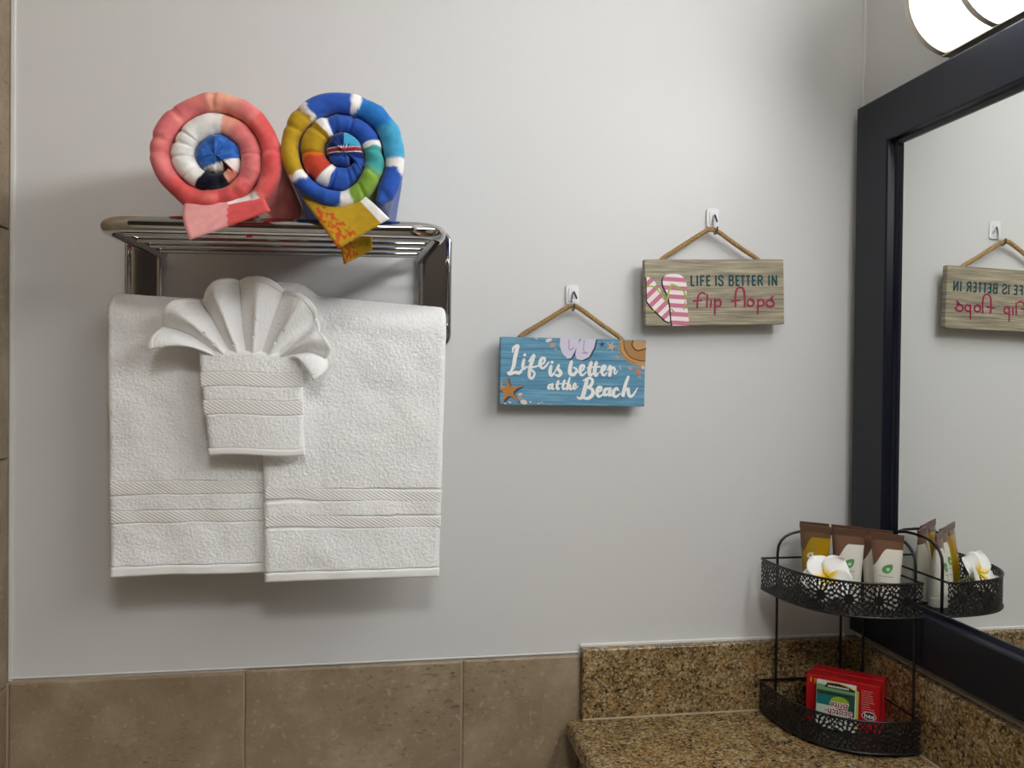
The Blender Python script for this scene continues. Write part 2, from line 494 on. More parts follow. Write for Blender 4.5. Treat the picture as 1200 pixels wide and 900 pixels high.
# ------------------------------------------------------------------ unseen fill light behind the viewer, added to lift the shadows
t = thing('ceiling_fill_light', 'added round fill light with frosted bowl under the ceiling', 'lamp', (.15, -1.95, ZC - .09))
ec = bpy.data.materials.new('fill_bowl'); ec.use_nodes = True
b = ec.node_tree.nodes['Principled BSDF']
b.inputs['Emission Color'].default_value = (.985, .99, .985, 1); b.inputs['Emission Strength'].default_value = FILL_STRENGTH
MB().lathe([(.03, 0), (.14, .008), (.20, .03), (.23, .065)], (.15, -1.95, ZC - .085), 28).build('bowl', ec, t)
MB().lathe([(.235, 0), (.245, .005), (.245, .02)], (.15, -1.95, ZC - .0205), 28).build('rim', NICKEL, t)

# ------------------------------------------------------------------ towel rack
def rz(x):   # rack dips slightly to one side
    return 1.5435 + (x + .30) / .38 * .0055
t = thing('towel_rack', 'chrome hotel towel shelf with rods mounted on the wall', 'towel rack', (-.11, -.004, 1.42))
rack = t
RP = []
def corner(cx, cy, r, a0, a1, n=9):
    return [(cx + r * math.cos(math.radians(a0 + (a1 - a0) * k / n)), cy + r * math.sin(math.radians(a0 + (a1 - a0) * k / n))) for k in range(n + 1)]
path = [(-.291, -.012), (-.294, -.10)] + corner(-.300 + .036, -.250 + .036, .036, 180, 270) + corner(.077 - .036, -.250 + .036, .036, 270, 360) + [(.071, -.10), (.067, -.012)]
MB().tube([(x, y, rz(x)) for x, y in path], .0094, 16).build('shelf_rail', CHROME, t, angle=60)
for y in (-.192, -.143, -.094, -.047):
    k = (y + .012) / -.238
    x0 = -.291 - .007 * k; x1 = .067 + .008 * k
    MB().tube([(x0, y, rz(x0) - .001), (x1, y, rz(x1) - .001)], .0048, 12).build('rod', CHROME, t, angle=60)
for xc, zt in ((-.3145, 1.585), (.0875, 1.588)):
    z0 = 1.419; w = .046; h = zt - z0; zc = (z0 + zt) / 2
    out = rrect(w, h, .017, 6)
    pl = MB().prism(out, -.0005, -.0085, lambda u, v, q: (xc + u, q, zc + v)).build('wall_plate', CHROME, t, angle=30)
    rim = rrect(w - .004, h - .004, .016, 7)
    MB().tube([(xc + u, -.0095, zc + v) for u, v in rim], .0042, 10, closed=True).build('plate_rim', CHROME, pl, angle=60)
    MB().tube([(xc, -.008, 1.452), (xc, -.074, 1.452)], .0065, 12).build('bar_post', CHROME, t, angle=60)
MB().tube([(-.325, -.074, 1.452), (.098, -.074, 1.452)], .0075, 14).build('towel_bar', CHROME, t, angle=60)

# ------------------------------------------------------------------ bath towel
def build_grid(mb, name, material, parent, colors=None):
    return mb.build(name, material, parent, angle=180, fix=False, colors=colors)
t = thing('bath_towel', 'white terry bath towel folded in panels over the towel bar', 'towel', (-.12, -.075, 1.105))
def drape(x0f, x1f, ztop, Rf, zbot, bands, hemz, seed, thick, nu, nv, name):
    """x0f/x1f: edges as function of z; ztop(x): outer top; Rf(x): outer radius round the bar"""
    us = np.linspace(0, 1, nu)
    P = np.zeros((nu, nv, 3))
    bx = smooth_noise((nu, nv), nu / 5, 0.0022, seed) + smooth_noise((nu, nv), nu / 12, 0.0008, seed + 5)
    for i, u in enumerate(us):
        xa = x0f(1.46) * (1 - u) + x1f(1.46) * u
        R = Rf(xa) - thick / 2; zc = ztop(xa) - thick / 2 - R; yc = -.074
        zb = zbot(u)
        Lb, La, Lf = .10, math.pi * R, zc - zb
        tot = Lb + La + Lf
        for j in range(nv):
            s = tot * j / (nv - 1)
            if s < Lb:
                y = yc + R * .55; z = zc - (Lb - s); y = yc + R * (.55 + .45 * (1 - (Lb - s) / Lb))
                sh = .032
            elif s < Lb + La:
                a = (s - Lb) / R; y = yc + R * math.cos(a); z = zc + R * math.sin(a)
                sh = .032 * max(0, 1 - (s - Lb) / (La * .45))
            else:
                q = s - Lb - La; y = yc - R + .006 * min(1, q / .3); z = zc - q; sh = 0
            xl = x0f(z) + sh; xr = x1f(z) - sh
            P[i, j] = (xl * (1 - u) + xr * u, y + (bx[i, j] if s > Lb else 0), z)
    front = np.zeros((nu, nv), bool)
    for i in range(nu):
        front[i] = np.arange(nv) > nv * .3
    jit = terry_noise((nu, nv), seed + 9, .00055)
    Z = P[:, :, 2] - (np.array([zbot(u) for u in us])[:, None] - zbot(0))
    for (za, zb_) in bands + [hemz]:
        m_ = front & (Z <= za) & (Z >= zb_)
        jit = np.where(m_, -.0028, jit)
    P = P[::-1]; jit = jit[::-1]; Z = Z[::-1]; front = front[::-1]
    panel = build_grid(thick_grid(P, thick, jitter=jit), name, TERRY, t)
    du = np.gradient(P, axis=0); dv = np.gradient(P, axis=1)
    n = np.cross(du, dv); n /= np.linalg.norm(n, axis=2, keepdims=True)
    for k, (za, zb_) in enumerate(bands + [hemz]):
        js = np.where((Z[nu // 2] <= za) & (Z[nu // 2] >= zb_) & front[nu // 2])[0]
        j0, j1 = js[0], js[-1] + 1
        Q = (P + n * (thick / 2 - .0014))[:, j0:j1]
        mb = thick_grid(Q[::2], .0028 if k < len(bands) else .0050, edge=.001 if k < len(bands) else .003)
        build_grid(mb, 'border_band' if k < len(bands) else 'hem', DOBBY if k < len(bands) else HEM, panel)
    return panel
def lerp(a, b, k): return a + (b - a) * max(0, min(1, k))
drape(lambda z: lerp(-.3325, -.3365, (z - 1.11) / .36), lambda z: -.112,
      lambda x: 1.4800 - .004 * math.sin((x + .33) * 14), lambda x: .029,
      lambda u: 1.1125 + .0035 * u * u + .0015 * math.sin(u * 5), [(1.2353, 1.2176), (1.1978, 1.1812)], (1.1255, 1.1050), 21, .013, 170, 440, 'back_panel')
def btop(x):
    bumpz = .016 * math.exp(-((x + .118) / .034) ** 4)
    return 1.484 + bumpz - .013 * max(0, (x + .10) / .2)
drape(lambda z: lerp(-.1385, -.145, (z - 1.11) / .36), lambda z: lerp(.0915, .098, (z - 1.11) / .36),
      btop, lambda x: .0425 - .004 * max(0, (x + .10) / .2),
      lambda u: 1.1035 + .0015 * math.sin(u * 3.1) + .004 * max(0, u - .75), [(1.2247, 1.2078), (1.1887, 1.1718)], (1.1165, 1.0950), 47, .014, 180, 440, 'front_panel')

# ------------------------------------------------------------------ washcloth pocket with a pleated fan
t = thing('washcloth', 'white washcloth folded into a pocket with a pleated fan on top', 'washcloth', (-.148, -.13, 1.273))
nu, nv = 100, 110
C4 = [np.array(p) for p in ((-.2150, -.1335, 1.4045), (-.0925, -.1335, 1.4075), (-.2050, -.1290, 1.2735), (-.0838, -.1290, 1.2735))]
P = np.zeros((nu, nv, 3))
for i in range(nu):
    for j in range(nv):
        u, v = 1 - i / (nu - 1), j / (nv - 1)
        p = C4[0] * (1 - u) * (1 - v) + C4[1] * u * (1 - v) + C4[2] * (1 - u) * v + C4[3] * u * v
        p = p + np.array([.003 * math.sin(v * 4 + 1) * (u - .5), -.004 * math.sin(math.pi * u) - .003 * math.sin(math.pi * v), .0015 * math.sin(u * 6)])
        P[i, j] = p
jit = terry_noise((nu, nv), 71, .00055)
V01 = np.tile(np.linspace(0, 1, nv)[None, :], (nu, 1))
wb = [(.21, .34), (.475, .61)]
for a, b_ in wb + [(.935, 1.0)]:
    jit = np.where((V01 >= a) & (V01 <= b_), -.003, jit)
th = .013
pocket = build_grid(thick_grid(P, th, jitter=-jit * 0 + jit), 'pocket', TERRY, t)
du = np.gradient(P, axis=0); dv = np.gradient(P, axis=1); n = np.cross(du, dv); n /= np.linalg.norm(n, axis=2, keepdims=True)
sgn = 1 if n[50, 50, 1] < 0 else -1
for k, (a, b_) in enumerate(wb + [(.935, 1.0)]):
    j0, j1 = int(a * (nv - 1)), int(round(b_ * (nv - 1))) + 1
    Q = (P + sgn * n * (th / 2 - .0016))[:, j0:j1]
    build_grid(thick_grid(Q, .0026 if k < 2 else .0050, edge=.001 if k < 2 else .003), 'border_band' if k < 2 else 'hem', DOBBY if k < 2 else HEM, pocket)
# fan
contour = [(192, 411), (193, 404), (200, 375), (215, 358), (245, 350), (258, 336), (275, 327), (298, 329), (328, 335), (345, 345), (367, 362), (370, 378), (369, 388), (382, 405), (378, 428), (362, 441)]
S = .001165
pol = sorted((math.degrees(math.atan2(412 - y, x - 297)), math.hypot(412 - y, x - 297) * S) for x, y in contour)
TH = np.array([p[0] for p in pol]); RR = np.array([p[1] for p in pol])
ridges = [-22, 14, 47, 84, 119, 150, 177]
nt_, nr = 260, 70
P = np.zeros((nr, nt_, 3)); HH = np.zeros((nr, nt_))
for j in range(nt_):
    th_ = TH[-1] + (TH[0] - TH[-1]) * j / (nt_ - 1)
    ph = np.interp(th_, ridges, np.arange(len(ridges)) * 2 * math.pi)
    s_ = abs(math.sin(ph / 2))
    hgt = 2 * math.sqrt(max(0, 1 - s_ * s_)) ** .85 - 1
    R = np.interp(th_, TH, RR) * (.965 + .035 * hgt)
    for i in range(nr):
        q = i / (nr - 1)
        r = R * (.06 + .94 * q)
        amp = .0035 + .0105 * min(1, q * 1.25)
        tw = math.radians(th_ + 7 * math.sin(q * 2.2) * math.sin(ph))
        kx = -max(-1, min(1, (th_ - 82) / 92)) * .041
        bx0, bz0 = -.1500 + kx, 1.3960
        ox, oz = -.1500 + R * math.cos(math.radians(th_)), 1.4030 + R * math.sin(math.radians(th_))
        qq = q ** (1 + .25 * abs(kx) / .041)
        cvx = .006 * math.sin(math.pi * q) * math.sin(ph)
        P[i, j] = (bx0 + (ox - bx0) * q + cvx, -.1345 - amp * hgt - .008 * q - .006 * math.sin(math.pi * q), bz0 + (oz - bz0) * (q if oz > bz0 else qq) + .010 * math.sin(math.pi * q) * (abs(kx) / .041) ** 2)
fj = terry_noise((nr, nt_), 5, .00035) * np.clip(np.linspace(-.6, 3, nr), 0, 1)[:, None]
fan = build_grid(thick_grid(P[:, ::-1], .0042, jitter=fj), 'fan', TERRY, t)
Q = P[-7:, ::-1].copy()
build_grid(thick_grid(Q, .0056, edge=.0015), 'hem', HEM, fan)

# ------------------------------------------------------------------ rolled beach towels
def c3(*a): return np.array(lin([x / 255 for x in a]))
def beach_roll(name, label, cx, cz, yf, yb, phi0, edges, stops, seed, send, core):
    es = np.array([e[0] for e in edges]); er = np.array([e[1] for e in edges])
    t = thing(name, label, 'towel', (cx, (yf + yb) / 2, cz - .06), group='rolled beach towels on the rack')
    ns = 520
    prof = [(-.5, 1.0), (-.5, .55), (-.5, .25), (-.5, .12), (-.5, .07)]
    front = []
    for k in range(11):
        a = math.radians(-90 + 18 * k); front.append((.5 * math.sin(a), 'f', 1 - math.cos(a)))
    V = []; colr = []
    r_ = np.random.default_rng(seed)
    w1 = smooth_noise((ns, 4), 14, 1, seed)[:, 1]; w2 = smooth_noise((ns, 4), 9, 1, seed + 1)[:, 1]; w3 = smooth_noise((ns, 4), 30, 1, seed + 2)[:, 1]; w4 = smooth_noise((ns, 4), 11, 1, seed + 8)[:, 1]
    sx = np.array([s[0] for s in stops], float); sc = np.array([s[1] for s in stops])
    nseg = 0
    for i in range(ns):
        s = send * i / (ns - 1)
        e = np.interp(s, es, er); e2 = np.interp(s + 360, es, er) if s + 360 < es[-1] else max(.0, np.interp(s, es, er) * (1 - min(1, (s + 360 - es[-1]) / 10)))
        tk = max(.006, (e - e2)) * 1.0
        rc = e - tk / 2
        phi = math.radians(phi0 + s)
        pinch = 1 - .16 * abs(w2[i])
        dent = max(0, 1 - abs(w4[i]) * 4) * min(1, e2 / .012)
        ca, sa = math.cos(phi), math.sin(phi)
        dep = yb - yf
        rows = []
        sides = (1.0, .8, .6, .42, .28, .17, .10)
        for f in sides: rows.append((-.47, yf + dep * f))
        for k in range(13):
            a = math.radians(-90 + 15 * k)
            rows.append((.5 * pinch * math.sin(a), yf + .0105 * (1 - math.cos(a)) * (1 if k >= 6 else min(1, e2 / .008)) + .0024 * w2[i] + .0036 * w3[i] + .0042 * dent * (.4 + .6 * abs(w1[i]))))
        for f in sides[::-1]: rows.append((.47, yf + dep * f))
        nseg = len(rows)
        taper = min(1, i / 6) * min(1, (ns - 1 - i) / 10)
        for k, (ro, y) in enumerate(rows):
            r = rc + ro * tk * (.25 + .75 * taper)
            # crease wobble along the fabric
            r += (.0013 * w1[i] - .0012 * dent) * (1 if ro > -.4 else 0) * max(0, 1 - (y - yf) / .08)
            V.append((cx + r * ca, y, cz + r * sa))
            ss = s + 2.2 * math.sin(y * 160 + i * .1) + 40 * max(0, (y - yf - .03)) * math.sin(s * .05)
            ss += 4.5 * noise.noise(Vector((ca * r * 90 + cx * 31, y * 70, sa * r * 90)))
            c = np.array([np.interp(ss, sx, sc[:, q]) for q in range(3)])
            if e2 < .004 and y < yf + .03: c = core(r * ca, r * sa)
            nz = noise.noise(Vector((cx * 40 + r * ca * 55, y * 45, r * sa * 55)))
            c = c * (1 + .16 * noise.noise(Vector((r * ca * 160, y * 120, r * sa * 160 + cx * 9))))
            if stops_soft:  # mottled airbrush tones
                c = c * (1 + .22 * nz)
                if .10 < nz and c[0] > 2.2 * c[1] and c[0] > 2.2 * c[2]:
                    c = c * (1 - min(1, (nz - .10) * 2)) + c3(240, 150, 135) * min(1, (nz - .10) * 2)
            colr.append((*np.clip(c, 0, 1), 1))
    Fc = []
    for i in range(ns - 1):
        for k in range(nseg):
            l = (k + 1) % nseg
            Fc.append((i * nseg + k, i * nseg + l, (i + 1) * nseg + l, (i + 1) * nseg + k))
    Fc.append(tuple(range(nseg))); Fc.append(tuple((ns - 1) * nseg + k for k in range(nseg - 1, -1, -1)))
    m = MB(); m.v = V; m.f = Fc
    m.build('spiral_roll', PRINT, t, angle=180, colors=colr)
    return t
def flap(name, parent, corners, colfn, sag=.004, thick=.0045, nu=40, nv=40, bulge=(0, 0)):
    c = [np.array(p, float) for p in corners]
    P = np.zeros((nu, nv, 3)); cols = np.zeros((nu, nv, 4))
    for i in range(nu):
        for j in range(nv):
            u, v = i / (nu - 1), j / (nv - 1)
            p = c[0] * (1 - u) * (1 - v) + c[1] * u * (1 - v) + c[2] * (1 - u) * v + c[3] * u * v
            p = p + np.array([bulge[0] * math.sin(math.pi * v) * (1 - u), -sag * math.sin(math.pi * v) - .0012 * math.sin(u * 5 + v * 3), bulge[1] * math.sin(math.pi * u) * v])
            P[i, j] = p
            cols[i, j, :3] = np.clip(colfn(u, v) * (1 + .12 * noise.noise(Vector((u * 9, v * 9, 3)))), 0, 1); cols[i, j, 3] = 1
    mb = thick_grid(P, thick)
    return build_grid(mb, name, PRINT, parent, colors=np.concatenate([cols.reshape(-1, 4)] * 2))

coral, pink, peach, white = c3(222, 92, 92), c3(226, 122, 124), c3(236, 164, 142), c3(238, 234, 230)
navy, blue1 = c3(22, 24, 38), c3(48, 96, 176)
stops_soft = True
def hard(*segs):
    """(s0, s1, colour) -> ramp stops with crisp edges"""
    out = []
    for a, b_, c in segs: out += [(a + .8, c), (b_ - .8, c)]
    return out
r1 = beach_roll('rolled_beach_towel', 'rolled coral pink beach towel with a white and blue centre', -.1722, 1.6165, -.285, -.02, -55,
    [(0, .0715), (55, .0705), (145, .0712), (235, .0708), (290, .064), (325, .0560), (415, .0478), (505, .0487), (595, .0487), (640, .043), (685, .035), (775, .025), (865, .0240), (955, .022), (1090, .017)],
    hard((-20, 8, white), (8, 100, coral), (100, 112, pink), (124, 150, peach), (160, 260, pink), (270, 360, coral), (380, 470, pink), (480, 494, peach), (495, 648, white), (649, 712, navy), (713, 732, peach), (735, 745, coral), (746, 800, white), (801, 1200, blue1)),
    3, 1090, lambda x, z: white if z < -.009 + .35 * x else (blue1 if noise.noise(Vector((x * 150, z * 150, 2))) < .15 else c3(62, 116, 196)))
flap('corner_flap', r1, [(-.2060, -.264, 1.5740), (-.1260, -.266, 1.5830), (-.1975, -.289, 1.5215), (-.1130, -.284, 1.5575)],
     lambda u, v: (c3(232, 162, 160) if u + .15 * v < .62 else (white if v < .45 else coral)), sag=.006, bulge=(-.004, 0))
stops_soft = False
royal, cyan, yellow, green, red = c3(48, 88, 176), c3(72, 158, 198), c3(186, 150, 40), c3(126, 162, 62), c3(196, 72, 52)
deep, teal = c3(26, 48, 108), c3(70, 160, 160)
r2 = beach_roll('rolled_beach_towel', 'rolled royal blue and yellow beach towel with white stripes', -.0353, 1.6285, -.285, -.02, -55,
    [(0, .0790), (25, .0735), (55, .0690), (100, .069), (145, .0665), (190, .069), (235, .0690), (325, .0645), (370, .053), (415, .0450), (505, .0420), (595, .0495), (685, .0440), (730, .03), (775, .0222), (865, .0215), (955, .0195), (1090, .016)],
    hard((-20, 40, royal), (40, 51, white), (51, 88, cyan), (90, 125, c3(44, 116, 188)), (125, 135, white), (135, 186, royal), (186, 194, white), (194, 260, yellow), (260, 270, white), (270, 324, royal), (324, 338, white), (338, 376, green), (390, 427, teal), (427, 440, white), (440, 533, royal), (533, 547, white), (547, 600, yellow), (600, 608, c3(220, 120, 30)), (609, 642, red), (642, 660, white), (660, 750, royal), (752, 790, cyan), (790, 845, deep), (846, 858, c3(150, 50, 60)), (859, 930, deep), (932, 1000, cyan), (1001, 1200, deep)),
    15, 1090, lambda x, z: (c3(150, 52, 66) if abs(z - .001 - .1 * x) < .0022 else (white if abs(z - .001 - .1 * x) < .0030 else ((cyan if x > .001 else deep) if z > .006 else (deep if z > -.007 else royal)))))
def yflap(u, v):
    if u > .84: return white
    q = noise.noise(Vector((u * 14, v * 14, 1)))
    if (v > .3 and u < .42 - .25 * (1 - v) and q > .02): return c3(196, 84, 36)
    return yellow
flap('corner_flap', r2, [(-.0830, -.264, 1.5800), (-.0180, -.266, 1.5880), (-.0395, -.290, 1.5175), (.0170, -.287, 1.5535)], yflap, sag=.006)
flap('corner_flap', r2, [(-.0460, -.222, 1.5600), (-.0030, -.222, 1.5600), (-.0350, -.226, 1.5080), (-.0020, -.224, 1.5270)], lambda u, v: yflap(u * .8, v), sag=.002)
flap('corner_flap', r1, [(-.1500, -.222, 1.5600), (-.1380, -.222, 1.5600), (-.1470, -.224, 1.5360), (-.1400, -.224, 1.5375)], lambda u, v: coral, sag=.001, nu=14, nv=24)

# ------------------------------------------------------------------ flat print helpers
PM = {}
def flat(name, c, rough=.6):
    return mat('print_' + name, rgb(*c), rough, spec=.3)
def poly_print(mb, pts, place, h):
    n = len(pts)
    return mb.add([place(x, y, h) for x, y in pts], [tuple(range(n))])
def ellipse(cx, cy, a, b_, rot=0, n=20):
    cr, sr = math.cos(math.radians(rot)), math.sin(math.radians(rot))
    return [(cx + a * math.cos(k * 2 * math.pi / n) * cr - b_ * math.sin(k * 2 * math.pi / n) * sr,
             cy + a * math.cos(k * 2 * math.pi / n) * sr + b_ * math.sin(k * 2 * math.pi / n) * cr) for k in range(n)]
def closed_curve(pts, step=5):
    return [(p.x, p.y) for p in cat_rom([(x, y, 0) for x, y in pts], step, closed=True)]
def text_polys(txt, size, bold=0.0, shear=0.0):
    cu = bpy.data.curves.new('lettering', 'FONT'); cu.body = txt; cu.size = size; cu.offset = bold; cu.shear = shear
    cu.align_x = 'CENTER'; cu.align_y = 'CENTER'; cu.resolution_u = 3
    o = bpy.data.objects.new('lettering', cu); COL.objects.link(o)
    dg = bpy.context.evaluated_depsgraph_get()
    me = bpy.data.meshes.new_from_object(o.evaluated_get(dg))
    V = [(v.co.x, v.co.y) for v in me.vertices]; Fc = [tuple(p.vertices) for p in me.polygons]
    bpy.data.objects.remove(o); bpy.data.meshes.remove(me); bpy.data.curves.remove(cu)
    return V, Fc

def rope(pts, parent, name='rope', r=.0020, rs=.0019, pitch=.012):
    m = MB(); P = cat_rom(pts, 26)
    L = [0]
    for a, b_ in zip(P, P[1:]): L.append(L[-1] + (b_ - a).length)
    for k in range(3):
        Q = []
        for i, p in enumerate(P):
            a = P[max(0, i - 1)]; b_ = P[min(len(P) - 1, i + 1)]; tg = (b_ - a).normalized()
            n1 = Vector((0, 1, 0)); n1 = (n1 - tg * n1.dot(tg)).normalized(); n2 = tg.cross(n1)
            an = 2 * math.pi * (L[i] / pitch + k / 3)
            Q.append(p + (n1 * math.cos(an) + n2 * math.sin(an)) * r)
        m.tube(Q, rs, 7)
    return m.build(name, ROPE, parent, world=False, angle=180)
def make_rope_mat():
    m = mat('jute_rope', rgb(176, 142, 98), .9, spec=.1)
    nt, N, L, b = nodes(m)
    n = ntex(nt, coords(nt, 'Object', (1, 1, 1)), 500, 3)
    c = ramp(nt, n.outputs['Fac'], [(.3, rgb(136, 104, 66)), (.7, rgb(200, 168, 122))])
    L.new(c, b.inputs['Base Color']); bump(nt, n.outputs['Fac'], .5, .001)
    return m
ROPE = make_rope_mat()

def make_plank(name, lo, mid, hi, lines, line_col, streak):
    m = mat(name, mid, .55, spec=.3)
    nt, N, L, b = nodes(m)
    v = coords(nt, 'Object', (4, 4, 90))
    n = ntex(nt, v, 3.0, 6, .65, .3)
    c = ramp(nt, n.outputs['Fac'], [(.28, lo), (.5, mid), (.72, hi)])
    v2 = coords(nt, 'Object', (14, 14, 420))
    n2 = ntex(nt, v2, 2.2, 3, .6)
    f = ramp(nt, n2.outputs['Fac'], [(.60, (0, 0, 0, 1)), (.72, (1, 1, 1, 1))])
    c = mixc(nt, mth(nt, 'MULTIPLY', f, .55), c, streak)
    sep = nt.nodes.new('ShaderNodeSeparateXYZ'); L.new(coords(nt, 'Object'), sep.inputs[0])
    for z in lines:
        d = mth(nt, 'ABSOLUTE', mth(nt, 'SUBTRACT', sep.outputs[2], z))
        c = mixc(nt, mth(nt, 'MULTIPLY', mth(nt, 'LESS_THAN', d, .0005), .8), c, line_col)
    L.new(c, b.inputs['Base Color'])
    bump(nt, n2.outputs['Fac'], .15, .001)
    return m

def sign(name, label, cx, cz, w, h, tilt, bmat):
    t = thing(name, label, 'sign', (cx, -.020, cz), group=None)
    t.rotation_euler = (0, -math.radians(tilt), 0)
    MB().box((-w / 2, -.010, -h / 2), (w / 2, .002, h / 2)).build('board', bmat, t, world=False, bevel=.0012, seg=2)
    return t

# ------------------------------------------------------------------ blue beach sign
BLUE = make_plank('blue_plank', rgb(70, 124, 158), rgb(96, 152, 184), rgb(136, 180, 200), (.018, -.020, .0335), rgb(60, 92, 116), rgb(150, 176, 182))
t = sign('hanging_sign', 'blue wooden sign reading Life is better at the Beach on a rope', .2927, 1.3844, .2197, .0997, -.35, BLUE)
board = [c for c in t.children][0]
def P1(x, y, hgt):
    return ((x - 538) / 899 * .2197, -.0101 - hgt, -((y - 612) - .011 * (x - 538)) / 418 * .0997)
whitep = flat('white', (240, 242, 240))
def words(strokes, place, material, parent, h=.0003, name='lettering', w=None):
    m = MB()
    for st in strokes:
        ww, pts = st[0], st[1]
        if w: ww = w
        if len(pts) == 1:
            poly_print(m, ellipse(pts[0][0], pts[0][1], ww * .6, ww * .6, n=10), place, h)
        else:
            h += 7e-5
            ribbon(m, pts, ww, place, 0, h)
    return m.build(name, material, parent, world=False, smooth=False)
T, K = 13, 24
life = [([8, 14, 20, 24, 24, 22, 12, 10, 16, 20, 22, 12], [(163, 492), (166, 466), (192, 452), (186, 480), (176, 530), (168, 580), (150, 612), (134, 618), (146, 628), (176, 616), (204, 618), (222, 596)]),
        ([18, 20, 16, 12], [(232, 535), (225, 575), (232, 594), (248, 580)]), (15, [(236, 508)]),
        ([12, 18, 22, 22, 20, 14, 14, 12], [(262, 548), (292, 508), (282, 545), (268, 590), (266, 640), (284, 652), (296, 618), (262, 590)]), (12, [(252, 582), (285, 584), (318, 574)]),
        ([12, 14, 14, 20, 20, 14, 10], [(322, 574), (352, 556), (358, 528), (338, 532), (328, 566), (348, 590), (384, 552)])]
is_ = [([20, 22, 18, 10], [(398, 575), (392, 612), (400, 634), (418, 618)]), (16, [(404, 552)]),
       ([8, 12, 18, 22, 18, 12], [(416, 622), (446, 566), (440, 590), (458, 616), (446, 636), (424, 628)])]
better = [([20, 24, 24, 20, 14, 12], [(524, 546), (514, 590), (518, 622), (542, 626), (556, 596), (536, 584)]),
          ([10, 12, 14, 20, 20, 14, 8], [(562, 612), (594, 598), (602, 574), (584, 574), (576, 608), (590, 632), (616, 612)]),
          ([22, 24, 20, 8], [(646, 550), (634, 604), (642, 632), (660, 614)]), ([22, 24, 20, 8], [(678, 550), (668, 604), (676, 632), (692, 616)]), (10, [(622, 586), (660, 580), (702, 578)]),
          ([10, 12, 14, 20, 20, 14, 8], [(698, 612), (728, 598), (736, 576), (720, 576), (712, 608), (724, 632), (746, 612)]),
          ([10, 16, 22, 22], [(748, 600), (764, 572), (767, 600), (760, 636)]), ([10, 14, 16, 10, 8, 6], [(766, 602), (781, 582), (793, 592), (790, 612), (797, 622), (812, 600)])]
atthe = [([12, 14, 16, 12], [(408, 688), (388, 694), (384, 714), (404, 708)]), ([14, 15, 8], [(410, 686), (406, 714), (422, 714)]),
         ([16, 17, 14, 8], [(444, 668), (436, 702), (442, 718), (452, 710)]), (7, [(428, 688), (460, 684)]),
         ([16, 17, 14, 8], [(482, 664), (472, 702), (478, 718), (490, 710)]), (7, [(462, 686), (500, 682)]),
         ([12, 16, 16], [(514, 648), (504, 684), (498, 720)]), ([8, 12, 16, 14, 6], [(500, 706), (516, 690), (516, 714), (524, 718), (532, 706)]),
         ([8, 10, 12, 14, 14, 8], [(534, 706), (552, 694), (548, 682), (538, 694), (542, 716), (566, 698)])]
beach = [([22, 26, 26, 16, 10], [(622, 656), (610, 710), (598, 758), (580, 776), (562, 766)]), ([8, 14, 18, 20, 12], [(598, 664), (632, 648), (656, 662), (646, 694), (618, 708)]),
         ([10, 18, 24, 22, 14], [(618, 708), (652, 716), (658, 748), (630, 774), (594, 770)]),
         ([10, 12, 16, 22, 22, 16, 8], [(674, 744), (704, 730), (712, 708), (694, 708), (684, 740), (698, 764), (726, 744)]),
         ([16, 20, 22, 14], [(762, 714), (736, 720), (730, 750), (756, 750)]), ([20, 22, 10], [(768, 712), (762, 752), (784, 750)]),
         ([16, 16, 22, 22, 16, 8], [(818, 724), (808, 710), (790, 728), (788, 752), (804, 764), (832, 742)]),
         ([10, 14, 22, 24], [(868, 664), (882, 634), (862, 690), (846, 762)]), ([10, 16, 22, 20, 14, 6], [(852, 736), (880, 712), (882, 742), (894, 762), (914, 750), (940, 706)])]
for wd in (life, is_, better, atthe, beach):
    words(wd, P1, whitep, t)
# printed beach things
def decal(pts, place, material, h=.0002, name='printed_shape', parent=None):
    return poly_print(MB(), pts, place, h).build(name, material, parent, world=False, smooth=False)
lav = flat('lavender', (214, 208, 226)); dk = flat('shade_blue', (52, 70, 96)); tan = flat('sand', (196, 152, 98)); tan2 = flat('straw', (172, 128, 78)); brn = flat('umber', (96, 66, 44)); org = flat('starfish', (186, 126, 66)); pale = flat('shell', (226, 208, 190))
sl1 = [(452, 402), (449, 450), (468, 500), (500, 530), (522, 524), (545, 480), (566, 430), (572, 404)]
sl2 = [(582, 404), (556, 450), (546, 500), (556, 532), (590, 538), (632, 518), (662, 460), (674, 406)]
def trimtop(pts): return [(x, max(y, 395.5 + .019 * (x - 92))) for x, y in pts]
decal(trimtop([(x + 9, y + 6) for x, y in sl1]), P1, dk, .00012, 'printed_shadow', t); decal(trimtop([(x + 9, y + 6) for x, y in sl2]), P1, dk, .00012, 'printed_shadow', t)
decal(trimtop(sl1), P1, lav, .0002, 'printed_slipper', t); decal(trimtop(sl2), P1, lav, .0002, 'printed_slipper', t)
mm = MB()
ribbon(mm, [(505, 412), (508, 470), (528, 466)], 6, P1, 0, .0003); ribbon(mm, [(600, 412), (598, 480), (622, 492)], 6, P1, 0, .0003)
ribbon(mm, [(512, 476), (536, 462)], 7, P1, 0, .0003); ribbon(mm, [(588, 494), (620, 494)], 7, P1, 0, .0003)
mm.build('slipper_strap', flat('strap_shade', (164, 156, 186)), t, world=False, smooth=False)
hat = [(822, 410), (814, 460), (836, 510), (880, 548), (940, 572), (986, 578), (989, 414)]
decal(hat, P1, tan, .0002, 'printed_hat', t)
decal([(842, 412), (852, 470), (890, 520), (940, 542), (987, 546), (989, 470), (930, 476), (900, 440), (905, 413)], P1, tan2, .0003, 'hat_crown', t)
mm = MB(); ribbon(mm, [(846, 412), (856, 466), (892, 516), (950, 536), (986, 538)], 5, P1, 0, .0004); ribbon(mm, [(906, 414), (902, 444), (934, 474), (988, 462)], 9, P1, 0, .0004)
ribbon(mm, [(826, 430), (830, 480), (868, 526), (930, 556)], 2.5, P1, 0, .0004)
